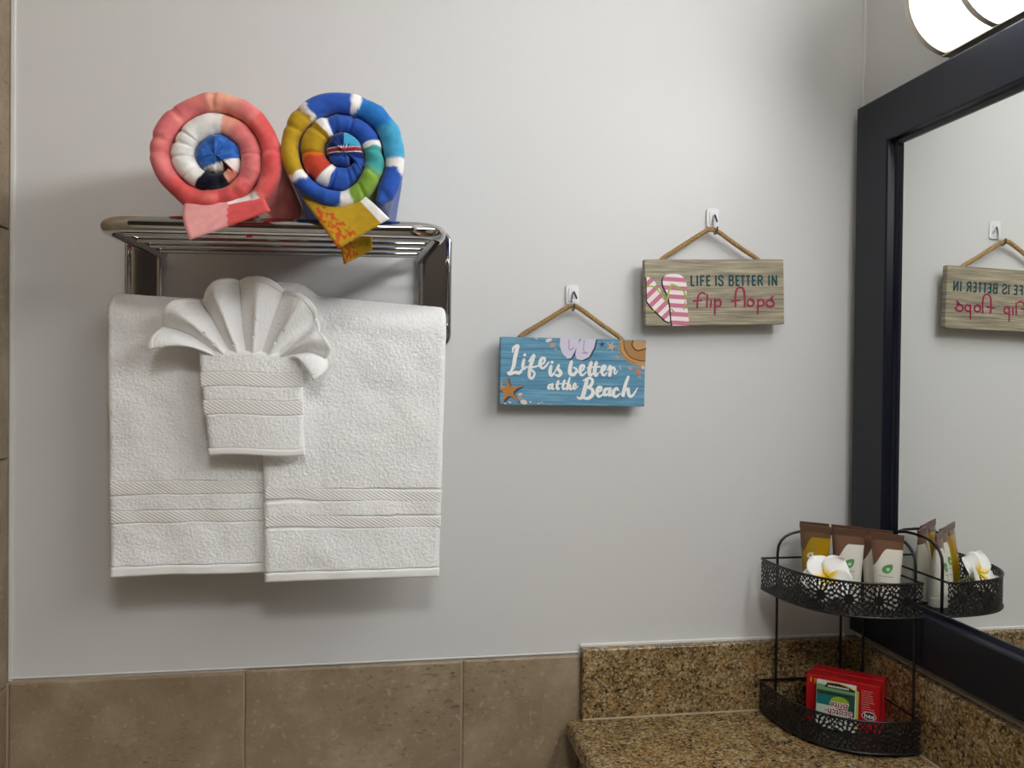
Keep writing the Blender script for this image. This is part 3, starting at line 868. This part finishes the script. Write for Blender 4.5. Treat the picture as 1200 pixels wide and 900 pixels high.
mm.build('hat_band', brn, t, world=False, smooth=False)
def star(cx, cy, R, r, rot, n=5):
    return closed_curve([(cx + (R if k % 2 == 0 else r) * math.cos(math.radians(rot + k * 180 / n)), cy + (R if k % 2 == 0 else r) * math.sin(math.radians(rot + k * 180 / n))) for k in range(2 * n)], 4)
def clampb(pts): return [(min(max(x, 87), 988), min(max(y, 400 + .019 * (x - 92)), 819)) for x, y in pts]
decal(clampb([(x + 6, y + 6) for x, y in star(146, 734, 92, 30, -96)]), P1, dk, .00012, 'printed_shadow', t)
decal(clampb(star(142, 730, 92, 30, -96)), P1, org, .0002, 'printed_starfish', t)
decal(clampb(star(770, 450, 38, 13, -70)), P1, flat('star_pale', (206, 176, 144)), .0002, 'printed_starfish', t)
decal(clampb(star(712, 438, 34, 9, -100)), P1, dk, .0002, 'printed_starfish', t)
decal(clampb(star(944, 604, 28, 12, -60)), P1, flat('star_orange', (206, 138, 84)), .0002, 'printed_starfish', t)
r5 = random.Random(4)
for (x, y, a, b_) in ((405, 446, 20, 14), (424, 472, 7, 6), (382, 415, 22, 12), (300, 404, 16, 5), (808, 516, 16, 9), (892, 584, 15, 12), (952, 640, 12, 9), (972, 580, 9, 12), (235, 798, 22, 15), (210, 772, 14, 10), (212, 750, 14, 8), (275, 798, 8, 6), (300, 802, 6, 5), (325, 806, 7, 5), (345, 800, 9, 7), (385, 812, 7, 4), (405, 815, 6, 3), (98, 690, 6, 20), (150, 800, 10, 6), (120, 806, 10, 5)):
    decal(clampb(ellipse(x, y, a, b_, r5.uniform(-30, 30), 12)), P1, pale if r5.random() > .35 else flat('shell_tan', (186, 160, 136)), .00028, 'printed_shell', t)
words([(5, [(826, 568), (832, 594)])], P1, pale, t, name='printed_twig')
rope([(-.0775, .0045, .0440), (-.0765, .0035, .0530), (-.045, .0030, .0730), (-.012, .0020, .0940), (0, .001, .0985), (.012, .002, .0940), (.045, .0030, .0720), (.0755, .0035, .0520), (.0765, .0045, .0440)], t)

# ------------------------------------------------------------------ flip flop sign
GREYW = make_plank('grey_plank', rgb(104, 100, 92), rgb(158, 149, 128), rgb(196, 184, 154), (.0225, -.0115, -.031), rgb(108, 96, 80), rgb(106, 100, 92))
t = sign('hanging_sign', 'weathered grey wooden sign reading Life is better in flip flops on a rope', .5121, 1.5081, .2222, .0997, 1.85, GREYW)
def P2(x, y, hgt):
    return ((x - 521) / 867 * .2222, -.0101 - hgt, -(y - 594) / 407 * .0997)
def caps():
    tp, bt = 490, 556; md = 522; W = 11; out = []
    def ln(*p): out.append((W, list(p)))
    def E(x): ln((x, tp), (x, bt)); ln((x, tp + 4), (x + 21, tp + 4)); ln((x, md), (x + 18, md)); ln((x, bt - 4), (x + 21, bt - 4))
    ln((371, tp), (371, bt)); ln((371, bt - 4), (391, bt - 4))
    ln((408, tp), (408, bt))
    ln((430, tp), (430, bt)); ln((430, tp + 4), (452, tp + 4)); ln((430, md), (448, md))
    E(468)
    ln((524, tp), (524, bt))
    out.append((W, [(568, 506), (562, 494), (548, 494), (541, 506), (548, 518), (562, 527), (567, 540), (560, 552), (546, 552), (540, 540)]))
    ln((608, tp), (608, bt)); out.append((W, [(608, 494), (624, 494), (631, 505), (624, 519), (608, 521)])); out.append((W, [(608, 521), (626, 523), (633, 537), (626, 552), (608, 552)]))
    E(651)
    ln((692, tp), (692, bt)); ln((678, tp + 4), (706, tp + 4))
    ln((726, tp), (726, bt)); ln((712, tp + 4), (740, tp + 4))
    E(754)
    ln((790, tp), (790, bt)); out.append((W, [(790, 494), (808, 494), (815, 506), (808, 521), (790, 523)])); ln((804, 522), (817, bt))
    ln((859, tp), (859, bt))
    ln((880, tp), (880, bt)); ln((880, tp + 2), (906, bt - 2)); ln((906, tp), (906, bt))
    return out
m = MB()
for w_, pts in caps():
    ribbon(m, pts, w_, P2, 0, .0003, smooth=len(pts) > 2, step=4, cap=len(pts) > 2)
m.build('lettering', flat('dark_teal', (24, 74, 80)), t, world=False, smooth=False)
plum = flat('raspberry', (158, 42, 84))
words([(11, [(456, 606), (436, 598), (416, 610), (408, 640), (405, 686)]), (11, [(380, 650), (432, 644)]), (11, [(469, 608), (464, 686)]), (11, [(492, 642), (488, 686)]), (7, [(494, 614)]),
       (11, [(516, 640), (513, 731)]), (11, [(516, 652), (536, 640), (552, 654), (546, 678), (516, 682)])], P2, plum, t)
words([(11, [(644, 686), (644, 630), (652, 580), (676, 564), (698, 580), (703, 630), (700, 686)]), (11, [(618, 652), (672, 645)]),
       (11, [(p[0], p[1]) for p in ellipse(739, 660, 21, 22, 0, 14)] and [ellipse(739, 660, 21, 22, 0, 14)[k % 14] for k in range(15)]),
       (11, [(787, 640), (783, 731)]), (11, [(787, 652), (806, 640), (823, 654), (816, 678), (787, 682)]),
       (11, [(882, 622), (866, 640), (886, 660), (880, 682), (850, 684), (838, 664), (852, 646), (880, 640)])], P2, plum, t)
# striped flip flops
def stripe_mat(name, period, ang, phase):
    m = mat(name, rgb(220, 120, 150), .5)
    nt, N, L, b = nodes(m)
    sep = nt.nodes.new('ShaderNodeSeparateXYZ'); L.new(coords(nt, 'Object'), sep.inputs[0])
    ca, sa = math.cos(math.radians(ang)), math.sin(math.radians(ang))
    q = mth(nt, 'ADD', mth(nt, 'MULTIPLY', sep.outputs[0], ca), mth(nt, 'MULTIPLY', sep.outputs[2], sa))
    f = mth(nt, 'FRACT', mth(nt, 'ADD', mth(nt, 'DIVIDE', q, period), phase))
    k = mth(nt, 'GREATER_THAN', f, .5)
    L.new(mixc(nt, k, rgb(200, 116, 140), rgb(240, 226, 230)), b.inputs['Base Color'])
    return m
fl2 = closed_curve([(205, 495), (235, 482), (290, 482), (325, 505), (342, 550), (338, 640), (345, 700), (348, 796), (300, 799), (250, 799), (240, 700), (228, 620), (200, 560), (195, 520)], 3)
fl1 = [(97, 497), (115, 500), (145, 525), (175, 570), (205, 630), (240, 690), (246, 765), (230, 776), (205, 765), (165, 725), (120, 680), (97, 645)]
fl2 = [(x, min(y, 799)) for x, y in fl2]
blk = flat('print_shadow', (30, 26, 28)); lime = flat('lime', (156, 180, 66))
decal([(max(x - 6, 90), min(y + 7, 799)) for x, y in fl1], P2, blk, .00012, 'printed_shadow', t)
decal([(x - 8, min(y + 4, 799)) for x, y in fl2], P2, blk, .00026, 'printed_shadow', t)
decal(fl1, P2, stripe_mat('stripes_diagonal', .0135, 132, .2), .0002, 'printed_flip_flop', t)
decal(fl2, P2, stripe_mat('stripes_level', .0130, 86, .1), .00036, 'printed_flip_flop', t)
words([(11, [(250, 545), (230, 590), (218, 645)]), (11, [(250, 545), (290, 562), (325, 590), (330, 630)]), (8, [(330, 650), (322, 700)]), (8, [(244, 695), (262, 715)])], P2, lime, t, h=.0005, name='flip_flop_strap')
words([(8, [(97, 556), (130, 556), (155, 568), (180, 600), (205, 640)]), (7, [(100, 690), (120, 706), (165, 700)])], P2, lime, t, h=.0003, name='flip_flop_strap')
rope([(-.0795, .0045, .0440), (-.0785, .0035, .0520), (-.045, .0030, .0730), (-.012, .0020, .0925), (0, .001, .0965), (.012, .002, .0925), (.045, .0030, .0705), (.0755, .0035, .0510), (.0765, .0045, .0440)], t)

# ------------------------------------------------------------------ adhesive hooks
HOOKP = mat('clear_plastic', rgb(250, 250, 252), .12, spec=.6, **{'Transmission Weight': .08, 'IOR': 1.46})
def hook(cx, cz, label, rx, rzz):
    t = thing('adhesive_hook', label, 'hook', (cx, -.0005, cz), group=None)
    o = rrect(.020, .030, .0045, 5)
    m = MB().prism(o, -.0005, -.0042, lambda u, v, q: (cx + u, q, cz + v)).build('base_plate', HOOKP, t, bevel=.001)
    i = rrect(.013, .022, .003, 4)
    MB().prism(i, -.0042, -.0062, lambda u, v, q: (cx + u, q, cz + v)).build('raised_face', HOOKP, m, bevel=.001)
    pts = [(cx + .0062, -.0068, cz - .006), (cx + .0032, -.0074, cz + .001), (cx + .0012, -.0078, cz + .004), (cx - .0002, -.0080, cz + .001), (rx, -.0090, cz - .010), (rx, -.0110, rzz), (rx, -.0165, rzz - .0055), (rx, -.0240, rzz - .0035), (rx, -.0258, rzz + .0050)]
    MB().tube(cat_rom(pts, 6), .0012, 8).build('wire_hook', mat('steel_wire', rgb(120, 120, 124), .25, 1.0), t, angle=180)
hook(.2957, 1.5010, 'clear adhesive wall hook holding up the blue beach sign', .2937, 1.4815)
hook(.5170, 1.6252, 'clear adhesive wall hook holding up the flip flops sign', .5155, 1.6035)

# ------------------------------------------------------------------ corner caddy
KX, KY, KA, KB = .742, -.028, .149, .179
t = thing('corner_caddy', 'two-tier black wire corner shelf with lacy metal bands on the counter', 'shelf', (KX - .07, KY - .07, CT))
NA = 300
def arcpt(th, k=1.0):
    return (KX - KA * k * max(0, math.cos(th)) ** .72, KY - KB * k * max(0, math.sin(th)) ** .72)
tab = [arcpt(math.pi / 2 * (i / 400) ** (1.0)) for i in range(401)]
cum = [0]
for a, b_ in zip(tab, tab[1:]): cum.append(cum[-1] + math.dist(a, b_))
ARC = cum[-1]
def arc_at(s):
    return np.interp(s, cum, [p[0] for p in tab]), np.interp(s, cum, [p[1] for p in tab])
def hole(u, v, H):
    """True where the lace is punched out; u along, v up (metres)"""
    cell = .0385
    k = math.floor(u / cell); x = u - (k + .5) * cell; y = v - H / 2
    r = math.hypot(x, y); a = math.atan2(y, x)
    if min(v, H - v) < .0022: return False
    if r < .0062: return False
    if r < .0120: return math.cos(10 * a) > .05 and r > .0072
    if r < .0132: return False
    if r < .0185: return math.cos(14 * a + math.pi * .5) > .1 and (math.cos((r - .0158) / .0026 * 1.3) > .45)
    q = math.sin(u * 1050) * math.sin(v * 900 + 1.2 * math.sin(u * 500)) + .35 * noise.noise(Vector((u * 300, v * 300, 0)))
    return q > .22
def lace_band(z0, z1):
    H = z1 - z0; nu = 250; nv = 46; m = MB()
    V = []; idx = {}
    def vid(i, j):
        if (i, j) not in idx:
            x, y = arc_at(ARC * i / nu); idx[(i, j)] = len(V); V.append((x, y, z0 + H * j / nv))
        return idx[(i, j)]
    Fc = []
    for i in range(nu):
        for j in range(nv):
            if not hole(ARC * (i + .5) / nu, H * (j + .5) / nv, H):
                Fc.append((vid(i, j), vid(i + 1, j), vid(i + 1, j + 1), vid(i, j + 1)))
    m.v = V; m.f = Fc
    o = m.build('lace_band', BLACKM, t, angle=60, fix=False)
    md = o.modifiers.new('thick', 'SOLIDIFY'); md.thickness = .0009
    return o
def tier(z0, z1):
    lace_band(z0, z1)
    n = 40
    fr = [arc_at(ARC * i / n) for i in range(n + 1)]
    for z in (z0, z1):
        MB().tube([(x, y, z) for x, y in fr] + [(KX, KY, z)], .0016, 8, closed=True).build('rim_wire', BLACKM, t, angle=60)
    # punched sheet floor
    nr, na = 70, 110; V = []; Fc = []; idx = {}
    def vid(i, j):
        if (i, j) not in idx:
            x, y = arcpt(math.pi / 2 * j / na, i / nr); idx[(i, j)] = len(V); V.append((x, y, z0 + .001))
        return idx[(i, j)]
    for i in range(nr):
        for j in range(na):
            x, y = arcpt(math.pi / 2 * (j + .5) / na, (i + .5) / nr)
            if math.sin((x - KX) * 700) * math.sin((y - KY) * 700) > .45 and 4 < i < nr - 4: continue
            q = [vid(i, j), vid(i + 1, j), vid(i + 1, j + 1), vid(i, j + 1)]
            if i == 0: q = [vid(0, 0), vid(1, j), vid(1, j + 1)]
            Fc.append(tuple(q))
    m = MB(); m.v = V; m.f = Fc
    o = m.build('tier_floor', BLACKM, t, angle=60, fix=False)
    md = o.modifiers.new('thick', 'SOLIDIFY'); md.thickness = .001
tier(.8690, .9125)
tier(1.0545, 1.1010)
def archwire(p0, p1, zt):
    a = Vector((*p0, 0)); b_ = Vector((*p1, 0)); d = b_ - a
    pts = [(p0[0], p0[1], .869), (p0[0], p0[1], 1.0), (p0[0], p0[1], zt - .045)]
    for k in range(0, 13):
        an = math.pi * (1 - k / 12)
        e = a + d * (.5 + .5 * math.copysign(abs(math.cos(an)) ** .75, math.cos(an)))
        pts.append((e.x, e.y, zt - .034 + .034 * math.sin(an) ** .8))
    pts += [(p1[0], p1[1], zt - .045), (p1[0], p1[1], 1.0), (p1[0], p1[1], .869)]
    MB().tube(pts, .0021, 8).build('upright_wire', BLACKM, t, angle=60)
archwire((.6180, -.0315), (.7250, -.0315), 1.1425)
archwire((.7405, -.0680), (.7405, -.1920), 1.1540)
for x, y in ((.600, -.036), (.7385, -.198), (.736, -.036)):
    MB().lathe([(.001, 0), (.0034, .0012), (.0042, .004), (.0034, .0065), (.001, .0072)], (x, y, CT), 12).build('foot', BLACKM, t)

# ------------------------------------------------------------------ toiletry tubes
def tube_mat(name, top, body, H, lo, hi, rough):
    m = mat(name, body, rough, spec=.5)
    nt, N, L, b = nodes(m)
    sep = nt.nodes.new('ShaderNodeSeparateXYZ'); L.new(coords(nt, 'Object'), sep.inputs[0])
    mr = nt.nodes.new('ShaderNodeMapRange'); mr.interpolation_type = 'SMOOTHSTEP'
    L.new(sep.outputs[0], mr.inputs['Value'])
    for k, v in zip(('From Min', 'From Max', 'To Min', 'To Max'), (-.019, .001 if lo < .6 else -.004, lo * H, hi * H)): mr.inputs[k].default_value = v
    k = mth(nt, 'GREATER_THAN', sep.outputs[2], mr.outputs[0])
    L.new(mixc(nt, k, body, top), b.inputs['Base Color'])
    return m
HT = .105
BRN = rgb(116, 82, 62)
WHT = tube_mat('lotion_tube', BRN, rgb(232, 228, 214), HT, .56, .80, .28)
GLD = tube_mat('gold_tube', rgb(104, 78, 50), rgb(168, 132, 8), HT, .62, .84, .22)
CRIMP = mat('brown_crimp', rgb(98, 68, 52), .35)
CAPM = mat('white_cap', rgb(228, 224, 214), .35)
GRN = flat('leaf_green', (92, 158, 96)); GRN2 = flat('leaf_pale', (196, 220, 192)); INK = flat('soft_ink', (150, 148, 138)); INKW = flat('pale_ink', (214, 208, 170))
def tube_thing(x, y, rot, body, label, gold=False, front=True):
    t = thing('toiletry_tube', label, 'toiletry tube', (x, y, 1.0555), math.radians(rot), group='toiletry tubes on the upper tier')
    V = []; Fc = []; n = 28; zs = np.linspace(.014, HT - .009, 16)
    for z in zs:
        k = (z - .014) / (HT - .023)
        a = .0158 + .0055 * k; d = .0130 * (1 - k ** 1.7) + .0010
        for q in range(n):
            an = 2 * math.pi * q / n
            V.append((a * math.cos(an), d * math.sin(an), z))
    for i in range(len(zs) - 1):
        for q in range(n):
            l = (q + 1) % n; Fc.append((i * n + q, i * n + l, (i + 1) * n + l, (i + 1) * n + q))
    Fc.append(tuple(range(n - 1, -1, -1))); Fc.append(tuple((len(zs) - 1) * n + q for q in range(n)))
    MB().add(V, Fc).build('body', body, t, world=False)
    MB().box((-.0216, -.0012, HT - .010), (.0216, .0012, HT)).build('crimped_end', CRIMP, t, world=False, bevel=.0004, seg=1)
    MB().lathe([(.0150, 0), (.0165, .001), (.0165, .0135), (.0150, .0145)], (0, 0, 0), 24, sy=.82).build('cap', CAPM, t, world=False)
    if front:
        def PT(u, v, h):
            k = (v - .014) / (HT - .023); a = .0158 + .0055 * k; d = .0130 * (1 - k ** 1.7) + .0010
            return (u, -d * math.sqrt(max(0, 1 - (u / a) ** 2)) - .0002 - h, v)
        cx0, cz0 = (-.006, .062) if gold else (.002, .0565)
        s_ = .7 if gold else 1.0
        leaf = [(cx0 + s_ * p[0], cz0 + s_ * p[1]) for p in closed_curve([(-.0068, -.003), (-.0060, .0022), (-.001, .0058), (.0058, .0072), (.0066, .0015), (.0035, -.0042), (-.002, -.0058)], 3)]
        o = decal(leaf, PT, GRN if not gold else INKW, .0004, 'leaf_mark', t)
        decal(ellipse(cx0 + .001 * s_, cz0, .0026 * s_, .0022 * s_, 30, 10), PT, GRN2 if not gold else BRN_FLAT, .0007, 'leaf_highlight', o)
        if not gold:
            r6 = random.Random(int(x * 1e4)); m = MB()
            for zz, w_ in ((.0465, .020), (.0375, .017)):
                u = -w_ / 2 + .001
                while u < w_ / 2:
                    l = r6.uniform(.0007, .0013); ribbon(m, [(u, zz), (u + l, zz + r6.uniform(-.0003, .0003))], .0011, PT, 0, .0004, smooth=False, cap=False); u += l + .0006
            m.build('small_print', INK, t, world=False, smooth=False)
    return t
BRN_FLAT = flat('logo_brown', (120, 96, 30))
RT = -41.0
tube_thing(.6505, -.0870, RT, GLD, 'gold toiletry tube with brown top behind the white flower', gold=True)
tube_thing(.6630, -.0590, RT, GLD, 'gold toiletry tube standing behind the other gold tube', gold=True, front=False)
tube_thing(.6850, -.1180, RT + 2, WHT, 'white lotion tube with brown top and leaf mark beside the gold tube')
tube_thing(.6975, -.0900, RT, WHT, 'white lotion tube hidden behind the one beside the gold tube', front=False)
tube_thing(.7205, -.1570, RT - 1, WHT, 'white lotion tube with brown top and leaf mark beside the mirror')
tube_thing(.7250, -.1240, RT, WHT, 'white lotion tube hidden behind the one beside the mirror', front=False)

# ------------------------------------------------------------------ plumeria
def petal_mat():
    m = mat('petal', rgb(250, 248, 242), .5, spec=.3, **{'Subsurface Weight': .15, 'Subsurface Radius': (.004, .004, .003)})
    nt, N, L, b = nodes(m)
    a = nt.nodes.new('ShaderNodeVertexColor'); a.layer_name = 'Col'
    L.new(a.outputs['Color'], b.inputs['Base Color'])
    return m
PETAL = petal_mat()
t = thing('plumeria_flower', 'white plumeria flower with a yellow throat leaning on the lacy band', 'flower', (.6425, -.1335, 1.0925))
t.rotation_euler = (math.radians(58), math.radians(4), math.radians(-30))
for k in range(5):
    nu, nv = 22, 16; P = np.zeros((nu, nv, 3)); cols = np.zeros((nu, nv, 4))
    a0 = math.radians(72 * k + 54)
    for i in range(nu):
        for j in range(nv):
            q = i / (nu - 1); w_ = (j / (nv - 1) - .5) * 2
            wid = .0195 * math.sin(math.pi * min(1, (q * .86 + .10))) ** .75 * (1 if q < .8 else math.sqrt(max(.02, 1 - ((q - .8) / .21) ** 2)))
            r = .002 + .0345 * q; s_ = w_ * wid
            z = .004 + .012 * q - .010 * q * q + .0055 * w_ * (1 - .3 * q) + .004 * w_ * w_ * q
            P[i, j] = (r * math.cos(a0) - s_ * math.sin(a0), r * math.sin(a0) + s_ * math.cos(a0), z)
            f = max(0, min(1, (q - .04) / .30)); f = f * f * (3 - 2 * f)
            cols[i, j, :3] = c3(248, 208, 40) * (1 - f) + c3(250, 249, 245) * f; cols[i, j, 3] = 1
    thick_grid(P, .0014, edge=.001).build('petal', PETAL, t, world=False, angle=180, fix=False, colors=np.concatenate([cols.reshape(-1, 4)] * 2))
MB().lathe([(.0012, -.030), (.0022, -.026), (.0024, -.006), (.0038, .004)], (0, 0, 0), 10).build('stem', mat('stem_green', rgb(176, 190, 120), .6), t, world=False)

# ------------------------------------------------------------------ red boxes and sponge pack on the lower tier
REDM = mat('red_carton', rgb(198, 22, 30), .32, spec=.5)
ZB = .8712
dvec = Vector((math.cos(math.radians(-41)), math.sin(math.radians(-41)), 0)); nvec = Vector((math.sin(math.radians(-41)), -math.cos(math.radians(-41)), 0))
def carton(cx, cy, w, d, h, label, rot=-41):
    t = thing('soap_carton', label, 'box', (cx, cy, ZB), math.radians(rot), group='red cartons on the lower tier')
    MB().box((-w / 2, -d / 2, 0), (w / 2, d / 2, h)).build('carton', REDM, t, world=False, bevel=.0015, seg=2)
    return t
c0 = Vector((.640, -.083, 0)) + dvec * .051 - nvec * .012
tb = carton(c0.x, c0.y, .102, .023, .0695, 'red printed carton standing behind the sponge pack')
c1 = c0 - nvec * .0245 + dvec * .003
carton(c1.x, c1.y, .100, .022, .0705, 'plain red carton standing behind the printed red carton')
def PB(u, v, h): return (u, -.0117 - h, v)
YEL = flat('carton_yellow', (232, 190, 50)); PKW = flat('carton_pale', (236, 160, 150)); WHF = flat('carton_white', (240, 236, 232)); DRK = flat('carton_dark', (50, 44, 54))
def text_part(txt, size, x, z, rotdeg, material, place, parent, h, bold=0.0, shear=0.0, name='lettering'):
    V, Fc = text_polys(txt, size, bold, shear); ca, sa = math.cos(math.radians(rotdeg)), math.sin(math.radians(rotdeg))
    m = MB(); m.add([place(x + px * ca - py * sa, z + px * sa + py * ca, h) for px, py in V], Fc)
    return m.build(name, material, parent, world=False, smooth=False, fix=False)
text_part('1', .0095, -.0440, .0610, 0, YEL, PB, tb, .0003, bold=.0004)
r7 = random.Random(9)
m = MB()
for zz in (.0630, .0605, .0575): ribbon(m, [(-.0395, zz), (-.0330, zz)], .0013, PB, 0, .0003, smooth=False, cap=False)
m.build('small_print', YEL, tb, world=False, smooth=False)
m = MB()
for i in range(10):
    zz = .0590 - i * .0032; x0 = .0265; x1 = x0 + r7.uniform(.010, .018); u = x0
    while u < x1:
        l = r7.uniform(.001, .003); ribbon(m, [(u, zz), (u + l, zz)], .0012, PB, 0, .0003, smooth=False, cap=False); u += l + .0007
m.build('small_print', PKW, tb, world=False, smooth=False)
lg = decal(ellipse(.0370, .0240, .0100, .0062, 0, 24), PB, WHF, .0003, 'oval_logo', tb)
decal(ellipse(.0370, .0240, .0090, .0052, 0, 24), PB, DRK, .0005, 'oval_logo', tb)
words([(.0016, [(.0315, .0275), (.0315, .0215)]), (.0014, [(.0315, .0245), (.0340, .0250), (.0345, .0215)]), (.0014, [(.0365, .0235), (.0390, .0240), (.0375, .0255), (.0365, .0230), (.0390, .0215)]), (.0014, [(.0430, .0250), (.0408, .0240), (.0412, .0220), (.0432, .0225)]), (.0014, [(.0434, .0252), (.0436, .0215)])], PB, WHF, tb, h=.0007)
# sponge pack leaning on the carton
s0 = c0 + nvec * .0235 + dvec * (-.0060)
ts = thing('sponge_pack', 'green scouring sponge pack with upside-down lettering leaning on the red carton', 'sponge', (s0.x, s0.y, ZB), math.radians(-41))
ts.rotation_euler = (math.radians(-7), 0, math.radians(-41))
SPG = mat('sponge_foam', rgb(196, 188, 92), .9); FILM = mat('wrapper_film', rgb(214, 224, 212), .12, spec=.6)
MB().box((-.0275, -.0085, .0), (.0275, -.0005, .067)).build('wrapper', FILM, ts, world=False, bevel=.002, seg=3)
MB().box((.0240, -.0070, .002), (.0305, -.0010, .059)).build('sponge_edge', SPG, ts, world=False, bevel=.0015, seg=2)
def PS(u, v, h): return (u, -.0086 - h, v + .0105)
def rect(x0, z0, x1, z1): return [(x0, z0), (x1, z0), (x1, z1), (x0, z1)]
def prt(pts, name, c, h, nm='printed_panel'): return decal(pts, PS, flat(name, c), h, nm, ts)
prt(rect(-.0262, .0430, .0262, .0512), 'pad_green', (112, 168, 108), .0002)
prt(rect(-.0262, .0360, .0262, .0430), 'pad_dark', (44, 74, 62), .0002)
prt(rect(-.0262, .0230, .0010, .0372), 'teal_panel', (18, 116, 108), .0003)
prt(rect(.0010, .0120, .0262, .0380), 'pad_deep', (36, 78, 62), .0003)
prt(ellipse(.0060, .0290, .0130, .0085, 0, 24), 'lime_oval', (150, 186, 50), .0005, 'printed_oval')
prt(rect(-.0262, .0020, .0262, .0225), 'mint_panel', (196, 214, 192), .00025)
prt([(-.012, .0545), (.004, .0552), (.020, .0520), (.0262, .0495), (.0262, .0470), (-.016, .0480)], 'black_arch', (34, 36, 34), .0004)
words([(.0014, [(-.012, .0553), (.002, .0560), (.014, .0542), (.0262, .0500)])], PS, YEL, ts, h=.0005, name='printed_arc')
m = MB()
for zz, a_, b_, col in ((.0502, -.011, .018, 0),):
    u = a_
    while u < b_:
        l = r7.uniform(.0009, .0018); ribbon(m, [(u, zz), (u + l, zz)], .0024, PS, 0, .0007, smooth=False, cap=False); u += l + .0006
m.build('small_print', WHF, ts, world=False, smooth=False)
m = MB(); u = -.021
while u < .02:
    l = r7.uniform(.0009, .002); ribbon(m, [(u, .0396), (u + l, .0396)], .0020, PS, 0, .0004, smooth=False, cap=False); u += l + .0009
m.build('small_print', flat('ink_black', (20, 26, 24)), ts, world=False, smooth=False)
MAR = flat('maroon', (150, 26, 62))
for txt, z, x in (('Scotch-', .0150, .0045), ('Brite', .0250, .0055)):
    text_part(txt, .0125, x, z, 180, WHF, PS, ts, .0007, bold=.0010, shear=.1, name='lettering_outline')
    text_part(txt, .0125, x, z, 180, MAR, PS, ts, .0009, bold=.0002, shear=.1)
